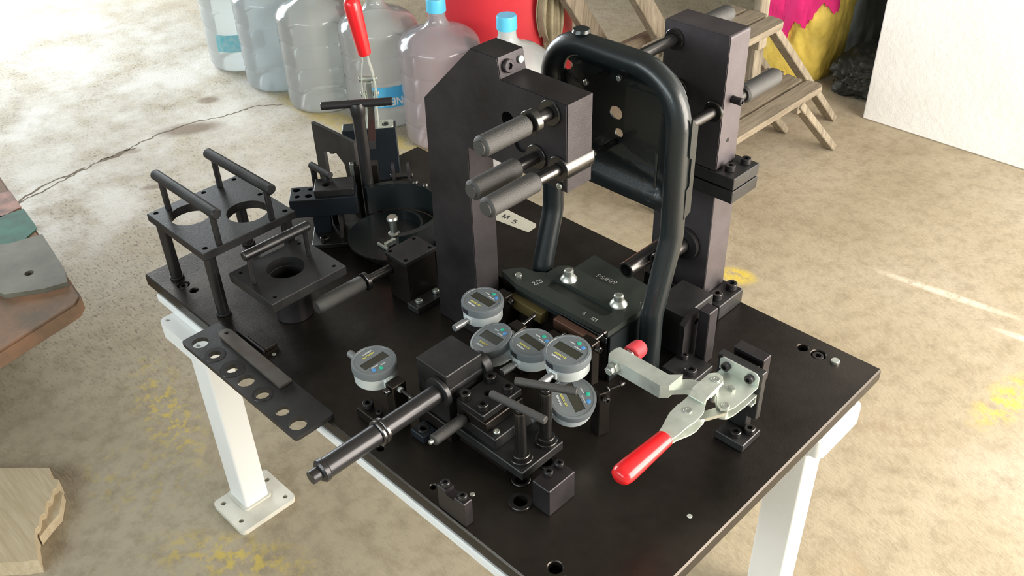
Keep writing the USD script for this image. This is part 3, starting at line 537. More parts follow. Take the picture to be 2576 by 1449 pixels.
# ================================================================== square plunger block with the long rod
pb = Thing('plunger_block', 'square black block carrying a long rod that overhangs the plate edge', 'block', (0.63, 0.12, 0))
X0, X1, Y0, Y1, ZT = 0.600, 0.658, 0.090, 0.152, 0.1105; AX, AZ = 0.6465, 0.0815
pb.part('block_body', box(X0, X1, Y0, Y1, 0.028, ZT, 0.001) - hole((AX, -1, AZ), (AX, 1, AZ), 0.0128, 32), 'black_steel')
pb.part('foot', box(X0 - 0.004, X1 + 0.004, Y0 - 0.004, Y1 + 0.004, 0.0002, 0.0278, 0.001), 'plate_steel')
pb.part('front_collar', ring((AX, Y0 - 0.0075, AZ), (AX, Y0 - 0.0002, AZ), 0.0215, 0.0128, 40), 'dark_pin')
pb.part('rear_sleeve', ring((AX, Y1 + .0002, AZ), (AX, Y1 + 0.013, AZ), 0.0185, 0.0128, 40), 'black_steel')
pr = Thing('push_rod', 'long polished dark push rod through the square block', 'rod', (AX, -0.09, AZ))
pr.part('rod', lathe([(0, 0), (0.0125, 0), (0.0125, 0.167), (0.0105, 0.169), (0, 0.169)], (AX, -0.004, AZ), (0, 1, 0), 36), 'dark_pin')
pr.part('grip', lathe([(0, 0), (0.0080, 0), (0.0085, 0.001), (0.0085, 0.0115), (0.0120, 0.012), (0.0145, 0.0145), (0.0145, 0.020), (0.0132, 0.0215), (0.0132, 0.103), (0, 0.103)], (AX, -0.113, AZ), (0, 1, 0), 36), 'dark_pin')
pr.part('collar', lathe([(0, 0), (0.0150, 0), (0.0165, 0.0015), (0.0165, 0.0045), (0.0150, 0.006), (0.0165, 0.0075), (0.0165, 0.0110), (0.0145, 0.0120), (0, 0.0120)], (AX, -0.0155, AZ), (0, 1, 0), 36), 'pin_steel')

# ================================================================== drill jig with tee pins
dj = Thing('drill_jig', 'stepped black jig block with a screwed top plate and two bushed holes, front centre', 'jig', (0.71, 0.13, 0))
dj.part('base', box(0.6640, 0.786, 0.092, 0.167, 0.0165, 0.0300, 0.001) - hole((0.768, 0.109, 0), (0.768, 0.109, 1), 0.0105) - hole((0.770, 0.152, 0), (0.770, 0.152, 1), 0.0105), 'black_steel')
dj.part('foot', box(0.6640, 0.752, 0.098, 0.160, 0.0002, 0.0163, 0.001), 'plate_steel')
dj.part('body', box(0.6640, 0.735, 0.097, 0.163, 0.0302, 0.0480, 0.001), 'black_steel')
dj.part('body', box(0.6640, 0.718, 0.098, 0.166, 0.0482, 0.0630, 0.001), 'plate_steel')
dj.part('top_plate', box(0.6640, 0.7135, 0.0985, 0.168, 0.0632, 0.0735, 0.001) - hole((0.687, 0.133, 0), (0.687, 0.133, 1), 0.0055, 20), 'black_steel')
for x, y in ((0.6725, 0.107), (0.6725, 0.152), (0.703, 0.1085), (0.703, 0.153)): dj.part('socket_screw', socket_screw((x, y, 0.0735), 0.0075, 0.0095), 'pin_steel')
dj.part('socket_screw', socket_screw((0.7265, 0.108, 0.0480), 0.0045, 0.0035), 'bolt_zinc')
for x, y in ((0.768, 0.109), (0.770, 0.152)): dj.part('bushing', ring((x, y, 0.0166), (x, y, 0.0355), 0.0150, 0.0082, 36), 'pin_steel')
TP = [((0.768, 0.109), (0.7245, 0.1035), (0.8050, 0.1150), 0.120, 'steel tee pin nearer the plate edge, in the front jig'), ((0.770, 0.152), (0.7330, 0.1370), (0.8020, 0.1740), 0.124, 'steel tee pin farther from the plate edge, in the front jig')]
for (x, y), a, b, z, lab in TP:
    t = Thing('tee_pin', lab, 'pin', (x, y, 0.0), 'tee pins in the front jig')
    t.part('stem', cat(lathe([(0, 0), (0.0060, 0), (0.0076, 0.003), (0.0076, z - 0.012 - 0.004), (0.0068, z - 0.013), (0, z - 0.013)], (x, y, 0.004), (0, 0, 1), 28)), 'pin_steel')
    t.part('collar', ring((x, y, 0.0357), (x, y, 0.0415), 0.0115, 0.0078, 32), 'pin_steel')
    t.part('bar', cyl((*a, z - 0.004), (*b, z - 0.004), 0.0052, c=0.001, n=20), 'knurled')
    t.part('neck', cyl((x, y, z - 0.0085), (x, y, z - 0.004), 0.0062, n=20), 'pin_steel')

# small fittings on the plate
kn = Thing('knurled_plunger', 'short grey knurled grip sticking out of the front jig towards the plate edge', 'plunger', (0.681, 0.042, 0.052))
kn.part('grip', lathe([(0, 0), (0.0066, 0), (0.0078, 0.0015), (0.0078, 0.051), (0.0068, 0.053), (0, 0.053)], (0.681, 0.042, 0.0515), (0, 1, 0), 28), 'knurled')
kn.part('shaft', cyl((0.681, 0.094, 0.0515), (0.681, 0.0975, 0.0515), 0.0042, n=16), 'bolt_zinc'); kn.part('tip', cyl((0.681, 0.036, 0.0515), (0.681, 0.0425, 0.0515), 0.0030, n=16), 'bolt_zinc')
pd = Thing('bushed_pad', 'small square black pad with a bushed hole beside the short knurled grip', 'pad', (0.624, 0.075, 0))
pd.part('pad_body', box(0.612, 0.637, 0.060, 0.083, 0.0002, 0.012, 0.001) - hole((0.6245, 0.0715, 0.002), (0.6245, 0.0715, 1), 0.0055, 20), 'blue_black'); pd.part('bushing', ring((0.6245, 0.0715, 0.003), (0.6245, 0.0715, 0.0135), 0.0078, 0.0050, 24), 'dark_pin')
cb = Thing('screwed_pad', 'small black pad with a socket screw behind the long rod', 'foot', (0.555, 0.06, 0))
cb.part('foot_body', box(0.529, 0.574, 0.034, 0.060, 0.0002, 0.016, 0.001), 'plate_steel'); cb.part('socket_screw', socket_screw((0.541, 0.046, 0.016), 0.0075, 0.008), 'ground_steel'); cb.part('socket_screw', socket_screw((0.562, 0.048, 0.016), 0.005, 0.004), 'dark_pin')
for lab, q, scr in (('small upright stop block next to the empty bushing, with a lit side face', (0.8105, 0.8385, 0.084, 0.130, 0.0002, 0.043), ((0.818, 0.105), (0.818, 0.124))), ('small upright stop block at the long plate edge', (0.729, 0.7775, 0.0035, 0.0170, 0.0002, 0.040), ((0.768, 0.0102), (0.738, 0.0102)))):
    t = Thing('stop_block', lab, 'block', ((q[0] + q[1]) / 2, (q[2] + q[3]) / 2, 0)); m = box(*q, 0.001)
    if 'edge' in lab: m = m - box(0.745, 0.760, -1, 1, 0.034, 1, 0)
    t.part('block_body', m, 'ground_steel')
    for x, y in scr: t.part('socket_screw', socket_screw((x, y, q[5]), 0.0058, 0.006), 'dark_pin')

# ================================================================== toggle clamps
def plate_between(pts, z0, z1): return poly(pts, 'z', z0, z1)
tm = Thing('clamp_mount', 'black upright clamp mount with two foot screws, right of the tube frame', 'mount', (0.92, 0.35, 0))
tm.part('foot', box(0.905, 0.9475, 0.329, 0.3705, 0.0002, 0.0125, 0.001), 'black_steel')
tm.part('upright', box(0.905, 0.932, 0.356, 0.3705, 0.0127, 0.112, 0.001), 'black_steel')
tm.part('face_plate', box(0.8865, 0.9505, 0.3445, 0.3555, 0.048, 0.1245, 0.001), 'black_steel')
tm.part('back_block', box(0.892, 0.936, 0.3708, 0.388, 0.082, 0.122, 0.001), 'ground_steel')
for x, y in ((0.929, 0.3395), (0.939, 0.3565)): tm.part('socket_screw', socket_screw((x, y, 0.0125), 0.0072, 0.008), 'pin_steel')
tm.part('set_screw', socket_screw((0.8925, 0.3445, 0.1195), 0.0055, 0.002, (0, -1, 0)), 'pin_steel')

tc = Thing('toggle_clamp', 'silver horizontal toggle clamp with a red grip and red rubber tip', 'clamp', (0.92, 0.28, 0.10), 'toggle clamps')
Zt, Zb = 0.118, 0.0995
# base: angled flanges screwed to the mount
ZB1, ZB2 = 0.1035, 0.0900
for z in (ZB1, ZB2):
    fl_ = poly([(0.8955, 0.3442), (0.9475, 0.3442), (0.9480, 0.318), (0.9465, 0.294), (0.9435, 0.2835), (0.9370, 0.2790), (0.9290, 0.2825), (0.9215, 0.294), (0.8980, 0.316), (0.8945, 0.325)][::-1], 'z', z - 0.0011, z + 0.0011)
    tc.part('base_plate', fl_, 'zinc')
tc.part('base_flange', poly([(0.8915, ZB1), (0.9475, ZB1), (0.9475, 0.1190), (0.9435, 0.1232), (0.8955, 0.1232), (0.8915, 0.1195)], 'y', 0.3420, 0.3443), 'zinc')
tc.part('base_flange', box(0.9150, 0.9475, 0.3420, 0.3443, 0.0760, ZB2, 0.0005), 'zinc')
tc.part('base_lip', box(0.9360, 0.9475, 0.3340, 0.3420, 0.0765, 0.0785, 0.0005), 'zinc')
tc.part('stop_tab', poly([(0.9215, 0.3175), (0.9300, 0.3135), (0.9325, 0.3175), (0.9240, 0.3215)], 'z', ZB1 + 0.0012, ZB1 + 0.0050), 'bolt_zinc')
for x in (0.9025, 0.9365): tc.part('socket_screw', socket_screw((x, 0.3420, 0.1140), 0.0058, 0.007, (0, -1, 0)), 'dark_pin')
# handle: two plates that join into the red grip
for z, dz in ((Zt + 0.0035, -1), (Zb - 0.0035, 1)):
    hp = poly([(0.9060, 0.3130), (0.9150, 0.3125), (0.9225, 0.3030), (0.9250, 0.2650), (0.9320, 0.2500), (0.9335, 0.2320), (0.9275, 0.190), (0.9110, 0.190), (0.9030, 0.222), (0.9015, 0.2400), (0.9040, 0.2560), (0.9005, 0.2720), (0.9010, 0.3050)][::-1] if dz < 0 else [(0.9035, 0.272), (0.9230, 0.272), (0.9335, 0.2500), (0.9355, 0.2320), (0.9285, 0.190), (0.9105, 0.190), (0.9020, 0.222), (0.9000, 0.2400)][::-1], 'z', -0.0011, 0.0011).refine_to_length(0.005)
    m = tri(hp); v = np.array(m.vertices); q = np.clip((0.262 - v[:, 1]) / 0.016, 0, 1); q2 = np.clip((0.222 - v[:, 1]) / 0.02, 0, 1)
    zz = v[:, 2] + z; zz += dz * (0.0055 * q + 0.0045 * q2); v[:, 2] = zz
    tc.part('handle_plate', trimesh.Trimesh(v, m.faces, process=False), 'zinc')
gp = [(0.0, 0), (0.0075, 0.0006), (0.0115, 0.0035), (0.0135, 0.009), (0.0138, 0.018), (0.0125, 0.050), (0.0110, 0.085), (0.0100, 0.0865), (0, 0.0870)]
g = tri(lathe(gp, (0.9195, 0.1075, 0.1085), (0, 1, 0), 32)); v = np.array(g.vertices); v[:, 2] = 0.1085 + (v[:, 2] - 0.1085) * 0.84
tc.part('grip', trimesh.Trimesh(v, g.faces, process=False), 'red_grip', 'red plastic handle grip', smooth=60)
for x, y, z in ((0.9135, 0.2995, Zt + 0.0067), (0.9165, 0.240, Zt - 0.0012), (0.9375, 0.2885, ZB1 + 0.0012)):
    tc.part('rivet', ring((x, y, z), (x, y, z + 0.0016), 0.0052, 0.0028, 24, 0.0004) + cyl((x, y, 0.090), (x, y, z + 0.0008), 0.0042, n=20), 'bolt_zinc')
# arm: U bar with a kink, and the spindle with its rubber tip
arm = poly([(0.787, 0.2500), (0.868, 0.2500), (0.890, 0.2725), (0.9170, 0.2880), (0.9170, 0.3040), (0.884, 0.2930), (0.864, 0.2735), (0.787, 0.2735), (0.784, 0.268), (0.784, 0.2555)], 'z', 0.0995, 0.1200)
arm = arm - box(0.80, 0.862, 0.2535, 0.2700, 0.09, 0.1030, 0) - box(0.876, 1.0, 0.2, 0.4, 0.112, 0.2, 0) - box(0.876, 1.0, 0.2, 0.4, 0.0, 0.1042, 0)
tc.part('arm', arm, 'zinc')
tc.part('link_plate', poly([(0.9055, 0.3100), (0.9155, 0.3105), (0.9215, 0.3035), (0.9245, 0.2650), (0.9275, 0.2560), (0.9060, 0.2560), (0.9010, 0.2700), (0.9010, 0.3040)][::-1], 'z', Zt + 0.0048, Zt + 0.0066), 'zinc')
tc.part('link', poly([(0.918, 0.236), (0.9225, 0.243), (0.943, 0.284), (0.940, 0.2935), (0.932, 0.291), (0.912, 0.246)], 'z', 0.0952, 0.1002), 'bolt_zinc')
sx, sz = 0.7985, 0.1098
tc.part('spindle', cyl((sx, 0.236, sz), (sx, 0.288, sz), 0.0042, n=20), 'bolt_zinc')
tc.part('nut', lathe([(0, 0), (0.0088, 0), (0.0088, 0.007), (0, 0.007)], (sx, 0.2428, sz), (0, 1, 0), 6) + lathe([(0, 0), (0.0065, 0), (0.0065, 0.006), (0, 0.006)], (sx, 0.2365, sz), (0, 1, 0), 6), 'bolt_zinc')
tc.part('nut', lathe([(0, 0), (0.0085, 0), (0.0085, 0.006), (0, 0.006)], (sx, 0.2737, sz), (0, 1, 0), 6), 'bolt_zinc')
tc.part('rubber_tip', lathe([(0, 0), (0.0115, 0), (0.0122, 0.001), (0.0122, 0.014), (0.0112, 0.019), (0.0085, 0.0225), (0, 0.0235)], (sx, 0.2815, sz), (0, 1, 0), 28), 'red_rubber', 'red rubber pressing tip', smooth=60)

# ================================================================== back left sub-assembly, turned about fifty degrees
UU, VV = np.array((0.636, 0.772, 0)), np.array((-0.772, 0.636, 0))
def turned(m, o): return xf(m, (o[0], o[1], 0), UU, VV, (0, 0, 1))
O1 = (0.1075, 0.2295)
kb = Thing('clamp_block', 'dark blue-black stepped block with drilled holes beside the two-hole table', 'block', (0.15, 0.27, 0.045))
bk = box(0, 0.1125, 0, 0.0465, 0.046, 0.080, 0.001)
for a, b, q in ((0.010, 0.036, 0.0062), (0.013, 0.014, 0.0046), (0.034, 0.036, 0.0042), (0.032, 0.014, 0.0062)): bk = bk - hole((a, b, 0.06), (a, b, 1), q, 20)
kb.part('block_body', turned(bk, O1), 'blue_black')
stp = box(0.0430, 0.1090, 0.0060, 0.0480, 0.0802, 0.0930, 0.001) - hole((0.0625, 0.026, 0.085), (0.0625, 0.026, 1), 0.0072, 20)
kb.part('step_plate', turned(stp, O1), 'black_steel')
gs = Thing('gusset_stand', 'black welded gusset stand screwed to the plate under the blue-black block', 'stand', (0.17, 0.27, 0))
gs.part('foot', turned(box(0.030, 0.112, -0.030, 0.036, 0.0002, 0.0080, 0.001), O1), 'black_steel')
gs.part('web', turned(box(0.034, 0.062, 0.006, 0.034, 0.0082, 0.0458, 0.001), O1), 'blue_black')
gs.part('web', turned(poly([(-0.012, 0.008), (0.034, 0.008), (0.034, 0.0458), (0.020, 0.0458)], 'x', 0.078, 0.084), O1), 'black_steel')
for a, b in ((0.052, -0.018), (0.100, -0.016)): 
    p = np.array((*O1, 0)) + UU * a + VV * b; gs.part('socket_screw', socket_screw((p[0], p[1], 0.008), 0.0080, 0.008), 'pin_steel')
ph = Thing('pull_handle', 'small thin black pull handle behind the blue-black block', 'handle', (0.11, 0.30, 0))
ph.part('bar', cyl((0.070, 0.306, 0.105), (0.128, 0.306, 0.105), 0.0060, c=0.0015), 'black_steel')
for x in (0.076, 0.121): ph.part('post', cyl((x, 0.306, 0.0002), (x, 0.306, 0.104), 0.0052), 'dark_pin')
qp = Thing('profile_plate', 'upright black profile plate with a notched window at the far left edge', 'plate', (0.07, 0.362, 0))
oq = [(0.010, 0), (0.034, 0), (0.036, 0.004), (0.036, 0.098), (0.052, 0.103), (0.057, 0.1005), (0.066, 0.1035), (0.068, 0.1085), (0.076, 0.108), (0.090, 0.098), (0.096, 0.094), (0.100, 0.060), (0.100, 0.0), (0.132, 0.0), (0.132, 0.149), (0.010, 0.147)]
qp.part('plate_body', poly(oq, 'y', 0.358, 0.3645), 'black_steel')

# round hub: the part held by the upright clamp
hub = Thing('hub_flange', 'glossy dark round flange shell held by the upright clamp', 'flange', (0.25, 0.332, 0.0))
HC = (0.252, 0.333)
def arc_shell(r0, r1, a0, a1, z0, z1, n=40):
    A = np.radians(np.linspace(a0, a1, n)); P = [(HC[0] + r1 * math.cos(a), HC[1] + r1 * math.sin(a)) for a in A] + [(HC[0] + r0 * math.cos(a), HC[1] + r0 * math.sin(a)) for a in A[::-1]]
    return poly(P, 'z', z0, z1)
hub.part('shell_wall', arc_shell(0.0800, 0.0835, -32, 172, 0.0300, 0.0765), 'ecoat', smooth=60)
hub.part('rim', arc_shell(0.0800, 0.0900, -32, 172, 0.0767, 0.0800), 'ecoat', smooth=60)
hub.part('floor_plate', poly([(HC[0] + 0.078 * math.cos(a), HC[1] + 0.078 * math.sin(a)) for a in np.radians(np.linspace(0, 360, 48, endpoint=False))], 'z', 0.0255, 0.0290), 'ecoat')
hub.part('inner_step', arc_shell(0.046, 0.050, 10, 120, 0.0292, 0.0480), 'ecoat', smooth=60)
hub.part('pedestal', cyl((*HC, 0.0002), (*HC, 0.0253), 0.055, n=40), 'plate_steel')
hub.part('centre_bolt', lathe([(0, 0), (0.0100, 0), (0.0100, 0.002), (0.0060, 0.004), (0.0060, 0.026), (0.0095, 0.0265), (0.0100, 0.030), (0.0080, 0.034), (0, 0.035)], (*HC, 0.0292), (0, 0, 1), 24), 'bolt_zinc', 'silver centre bolt')
hub.part('clip', cat(box(HC[0] + 0.020, HC[0] + 0.026, HC[1] - 0.038, HC[1] - 0.016, 0.0292, 0.0390, 0.001), box(HC[0] + 0.006, HC[0] + 0.032, HC[1] - 0.042, HC[1] - 0.038, 0.0292, 0.0350, 0.001)), 'zinc', 'small silver spring clip')
for aa in (98, 112): hub.part('rim_bolt', lathe([(0, 0), (0.006, 0), (0.006, 0.002), (0.004, 0.005), (0, 0.006)], (HC[0] + 0.086 * math.cos(math.radians(aa)), HC[1] + 0.086 * math.sin(math.radians(aa)), 0.0802), (0, 0, 1), 18), 'pin_steel')
hub.part('lug', box(0.330, 0.352, 0.355, 0.385, 0.0002, 0.040, 0.002), 'black_steel')

tt = Thing('tee_pin', 'large black tee-handled pin standing upright in front of the upright clamp', 'pin', (0.155, 0.360, 0.0))
tt.part('stem', lathe([(0, 0), (0.0085, 0), (0.0105, 0.004), (0.0105, 0.200), (0.0125, 0.210), (0.0135, 0.222), (0.0105, 0.229), (0, 0.229)], (0.155, 0.360, 0.0002), (0, 0, 1), 28), 'dark_pin', smooth=50)
a, b = np.array((0.155, 0.360, 0.2275)) - UU * 0.0585, np.array((0.155, 0.360, 0.2275)) + UU * 0.0585
tt.part('bar', cyl(a, b, 0.0066, c=0.001, n=22), 'dark_pin')
tb = Thing('bushing_post', 'squat black bushing post around the large tee pin', 'post', (0.16, 0.36, 0))
tb.part('post_body', turned(box(-0.020, 0.020, 0.013, 0.032, 0.0002, 0.105, 0.001), (0.155, 0.360)), 'plate_steel')
for q0 in (0.024, 0.050): tb.part('fork_cheek', turned(poly([(-0.010, 0.0), (0.012, 0.0), (0.012, 0.088), (0.004, 0.104), (-0.004, 0.104), (-0.010, 0.090)], 'x', q0, q0 + 0.005), (0.155, 0.385)), 'ground_steel')
tb.part('fork_bolt', turned(cyl((0.020, 0.001, 0.078), (0.059, 0.001, 0.078), 0.0055, n=18), (0.155, 0.385)), 'pin_steel')
tb.part('side_clip', turned(box(-0.028, -0.0205, 0.0135, 0.022, 0.070, 0.110, 0.001), (0.155, 0.360)), 'bolt_zinc', 'bright side clip')

PT = np.array((0.077, 0.492)); 
tw = Thing('clamp_tower', 'black square tower carrying the upright toggle clamp at the far corner', 'tower', (0.05, 0.47, 0))
twt = turned(box(-0.098, 0.0, 0.0, 0.030, 0.0002, 0.108, 0.0012), PT); tw.part('tower_body', twt, 'blue_black')
vc = Thing('toggle_clamp', 'silver upright toggle clamp with a vertical red grip, far corner of the plate', 'clamp', (0.03, 0.48, 0.108), 'toggle clamps')
CP = PT + (-0.040 * UU + 0.015 * VV)[:2]
def tz(m): return turned(m, CP)
vc.part('base_flange', tz(poly(CS([rrect(-0.030, 0.036, -0.0145, 0.0145, 0.004)]) - CS([rrect(0.015, 0.027, -0.011, 0.008, 0.005)]) - CS([rrect(-0.026, -0.015, -0.011, 0.008, 0.004)]), 'z', 0.1083, 0.1110)), 'zinc')
for s in (-0.0085, 0.0085):
    vc.part('base_plate', tz(poly([(-0.018, 0.1105), (0.020, 0.1105), (0.022, 0.140), (0.012, 0.172), (-0.004, 0.178), (-0.012, 0.160)], 'x', s - 0.0011, s + 0.0011)), 'zinc')
for s in (-0.0115, 0.0115):
    hp = poly([(-0.010, 0.150), (0.008, 0.146), (0.013, 0.178), (0.010, 0.205), (0.006, 0.256), (-0.008, 0.256), (-0.012, 0.205), (-0.015, 0.180)], 'x', -0.0011, 0.0011).refine_to_length(0.006)
    m = tri(hp); v = np.array(m.vertices); q = np.clip((v[:, 2] - 0.185) / 0.05, 0, 1); v[:, 0] += s - np.sign(s) * 0.0065 * q * q
    vv, ff = arr(tz(MF.cube((1, 1, 1)))); A = np.column_stack([UU, VV, (0, 0, 1)]); vc.part('handle_plate', trimesh.Trimesh(v @ A.T + np.array((*CP, 0)), m.faces, process=False), 'zinc')
for b_, z in ((0.0, 0.200), (0.003, 0.170), (-0.002, 0.150)): vc.part('rivet', tz(cyl((-0.0165, b_, z), (0.0165, b_, z), 0.0045, n=20)), 'bolt_zinc')
vc.part('link', tz(box(-0.0055, 0.0055, -0.008, 0.004, 0.148, 0.196, 0.001)), 'bolt_zinc')
vc.part('arm', tz(poly([(-0.008, 0.152), (0.002, 0.162), (-0.030, 0.150), (-0.095, 0.125), (-0.100, 0.112), (-0.034, 0.136)][::-1], 'x', -0.006, 0.006)), 'pin_steel')
g = tri(lathe(gp, (0, 0, 0), (0, 0, 1), 32)); v = np.array(g.vertices); v[:, 0] *= 0.86; v[:, 2] = 0.087 - v[:, 2]; v *= (1.25, 1.25, 1.2)
lean = rot('y', -7); A = np.column_stack([UU, VV, (0, 0, 1)])
vc.part('grip', trimesh.Trimesh((v @ lean.T + (0, 0, 0.246)) @ A.T + np.array((*CP, 0)), g.faces[:, ::-1], process=False), 'red_grip', 'red plastic handle grip', smooth=60)

# post block with its own knurled plunger
pk = Thing('plunger_post', 'black rectangular post with a screwed top cap, left of the tall bracket', 'post', (0.37, 0.27, 0))
pk.part('post_body', box(0.349, 0.396, 0.243, 0.301, 0.0002, 0.0755, 0.001) - hole((0.3555, -1, 0.0535), (0.3555, 0.27, 0.0535), 0.0085, 24), 'plate_steel')
cp = box(0.347, 0.398, 0.2405, 0.3035, 0.0757, 0.0830, 0.001)
for x, y in ((0.354, 0.2475), (0.391, 0.2475), (0.391, 0.2955), (0.354, 0.2955)): cp = cp - hole((x, y, 0.079), (x, y, 1), 0.0032, 16)
pk.part('cap', cp, 'black_steel'); pk.part('foot', box(0.3965, 0.4215, 0.2365, 0.3005, 0.0002, 0.0110, 0.001), 'black_steel')
for y in (0.250, 0.285): pk.part('socket_screw', socket_screw((0.4095, y, 0.011), 0.0055, 0.0055), 'bolt_zinc')
kp = Thing('spring_plunger', 'grey knurled spring plunger through the rectangular post', 'plunger', (0.3555, 0.17, 0.0535))
kp.part('grip', lathe([(0, 0), (0.0095, 0), (0.0115, 0.003), (0.0125, 0.006), (0.0125, 0.082), (0.0112, 0.085), (0, 0.085)], (0.3525, 0.104, 0.0535), (0.012, 1, 0), 32), 'knurled')
kp.part('collar', ring((0.3538, 0.192, 0.0535), (0.3540, 0.199, 0.0535), 0.0145, 0.0070, 32), 'pin_steel')
kp.part('shaft', cyl((0.3535, 0.186, 0.0535), (0.3555, 0.262, 0.0535), 0.0072), 'pin_steel')
# ================================================================== behind: water jugs in a row
JR, JH = 0.120, 0.420
jprof = [(0, 0.004), (0.060, 0.006), (0.098, 0.001), (0.112, 0.006), (0.119, 0.020), (0.120, 0.060), (0.1175, 0.066), (0.1175, 0.072), (0.120, 0.078), (0.120, 0.140), (0.1165, 0.147), (0.1165, 0.153), (0.120, 0.160), (0.120, 0.215), (0.1165, 0.222), (0.1165, 0.228), (0.120, 0.235),
         (0.120, 0.272), (0.1185, 0.282), (0.1215, 0.289), (0.1185, 0.300), (0.108, 0.315), (0.088, 0.329), (0.060, 0.340), (0.038, 0.349), (0.029, 0.360), (0.0255, 0.372), (0.0250, 0.404), (0, 0.404)]
cprof = [(0, 0.388), (0.0280, 0.388), (0.0285, 0.390), (0.0280, 0.420), (0.0262, 0.4255), (0, 0.4265)]
JUGS = [((-1.622, 1.137), 'jug_white', 'milky white water jug with a teal label, leftmost of the row', 'white'), ((-1.378, 1.130), 'jug_blue', 'pale blue tinted water jug, second from the left of the row', 'blue'), ((-1.134, 1.134), 'jug_clear', 'clear greenish water jug, third from the left of the row', 'clear'),
        ((-0.900, 1.200), 'jug_clear', 'clear water jug with an upside-down blue label behind the upright clamp', 'label'), ((-0.650, 1.225), 'jug_violet', 'violet tinted water jug with a blue cap, left of the tall bracket', 'violet'), ((-0.405, 1.260), 'jug_white', 'water jug with a blue cap, mostly hidden behind the tall bracket', 'hidden')]
def jug_smooth(pr):
    c = CS([[(a * 0.985, b) for a, b in pr]]); return tri(c.revolve(56))
def patch(c, r, a0, a1, z0, z1, th=0.0006, n=24):
    A = np.radians(np.linspace(a0, a1, n)); P = [(c[0] + (r + th) * math.cos(a), c[1] + (r + th) * math.sin(a)) for a in A] + [(c[0] + r * math.cos(a), c[1] + r * math.sin(a)) for a in A[::-1]]
    return poly(P, 'z', z0, z1)
for (c, m, lab, kind) in JUGS:
    t = Thing('water_jug', lab, 'jug', (c[0], c[1], FZ), 'water jugs in a row')
    b = jug_smooth(jprof); b.apply_translation((c[0], c[1], FZ)); t.part('jug_body', b, m, smooth=50)
    k = jug_smooth(cprof); k.apply_translation((c[0], c[1], FZ)); t.part('cap', k, 'cap_blue' if kind != 'white' else 'white_paint', 'blue cap' if kind != 'white' else None, smooth=40)
    if kind == 'white':
        l = t.part('label', patch(c, 0.1190, -72, 12, FZ + 0.079, FZ + 0.139), 'label_teal', 'teal printed label')
    if kind == 'label':
        l = t.part('label', patch(c, 0.1190, -62, 6, FZ + 0.076, FZ + 0.142), 'label_blue', 'blue label, upside down')
        tx = meshkit.text_mesh('NESIS', 0.023, 0.0006, True); v = np.array(tx.vertices); v[:, :2] -= (v[:, :2].min(0) + v[:, :2].max(0)) / 2
        ang = np.radians(-33) - v[:, 0] / 0.1215; V = np.column_stack([c[0] + (0.1197 + v[:, 2]) * np.cos(ang), c[1] + (0.1197 + v[:, 2]) * np.sin(ang), FZ + 0.094 - v[:, 1]])
        t.part('lettering', trimesh.Trimesh(V, tx.faces, process=False), 'print_white', None, l)

# red barrel with burlap hung over it
BC, BR = (-0.80, 1.62), 0.235
br = Thing('barrel', 'red plastic barrel behind the water jugs', 'barrel', (*BC, FZ))
br.part('barrel_body', lathe([(q * BR / 0.235, h_) for q, h_ in [(0, 0), (0.215, 0), (0.225, 0.01), (0.235, 0.12), (0.238, 0.16), (0.232, 0.17), (0.237, 0.30), (0.232, 0.40), (0.238, 0.41), (0.235, 0.50), (0.225, 0.62), (0.20, 0.66), (0, 0.66)]], (*BC, FZ), (0, 0, 1), 64), 'red_plastic', smooth=50)
br.part('lid', lathe([(0, 0), (0.21, 0), (0.215, 0.006), (0.215, 0.018), (0.205, 0.024), (0, 0.024)], (*BC, FZ + 0.6605), (0, 0, 1), 48), 'red_plastic')
def sheet(fn, nu, nv, th):
    U, W = np.meshgrid(np.linspace(0, 1, nu), np.linspace(0, 1, nv), indexing='ij'); P = np.array([[fn(u, w) for u, w in zip(a, b)] for a, b in zip(U, W)]).reshape(-1, 3)
    F = []
    for i in range(nu - 1):
        for j in range(nv - 1):
            a = i * nv + j; F += [(a, a + nv, a + nv + 1), (a, a + nv + 1, a + 1)]
    m = trimesh.Trimesh(P, np.array(F), process=False); nrm = m.vertex_normals; n = len(P); B = P - nrm * th
    E_ = [(i * nv, (i + 1) * nv) for i in range(nu - 1)] + [((i + 1) * nv + nv - 1, i * nv + nv - 1) for i in range(nu - 1)] + [(j + 1, j) for j in range(nv - 1)] + [((nu - 1) * nv + j, (nu - 1) * nv + j + 1) for j in range(nv - 1)]
    F2 = F + [(c + n, b + n, a + n) for a, b, c in F] + [t for a, b in E_ for t in ((a, b + n, b), (a, a + n, b + n))]
    return trimesh.Trimesh(np.vstack([P, B]), np.array(F2), process=False)
def burl(u, w):
    z = 0.232 - 0.44 * w; wid = 18 * (1 - 0.6 * w) + 3 * math.sin(9 * w); ang = math.radians(-9 + 2 * w + (u - 0.5) * 2 * wid)
    rr = BR + 0.024 + 0.015 * math.sin(u * 26 + 5 * w) * (0.5 + 0.5 * w) + 0.006 * math.sin(47 * u + 9 * w); zz = z - 0.05 * math.sin(u * 3.1) * w + 0.02 * math.sin(17 * u) * w
    if w < 0.03: rr -= 0.05
    return (BC[0] + rr * math.cos(ang), BC[1] + rr * math.sin(ang), zz)
bu = Thing('burlap_sack', 'crumpled brown burlap hanging over the red barrel', 'sack', (BC[0] + .25, BC[1], 0.0)); bu.part('cloth', sheet(burl, 60, 40, 0.003), 'burlap', smooth=True)

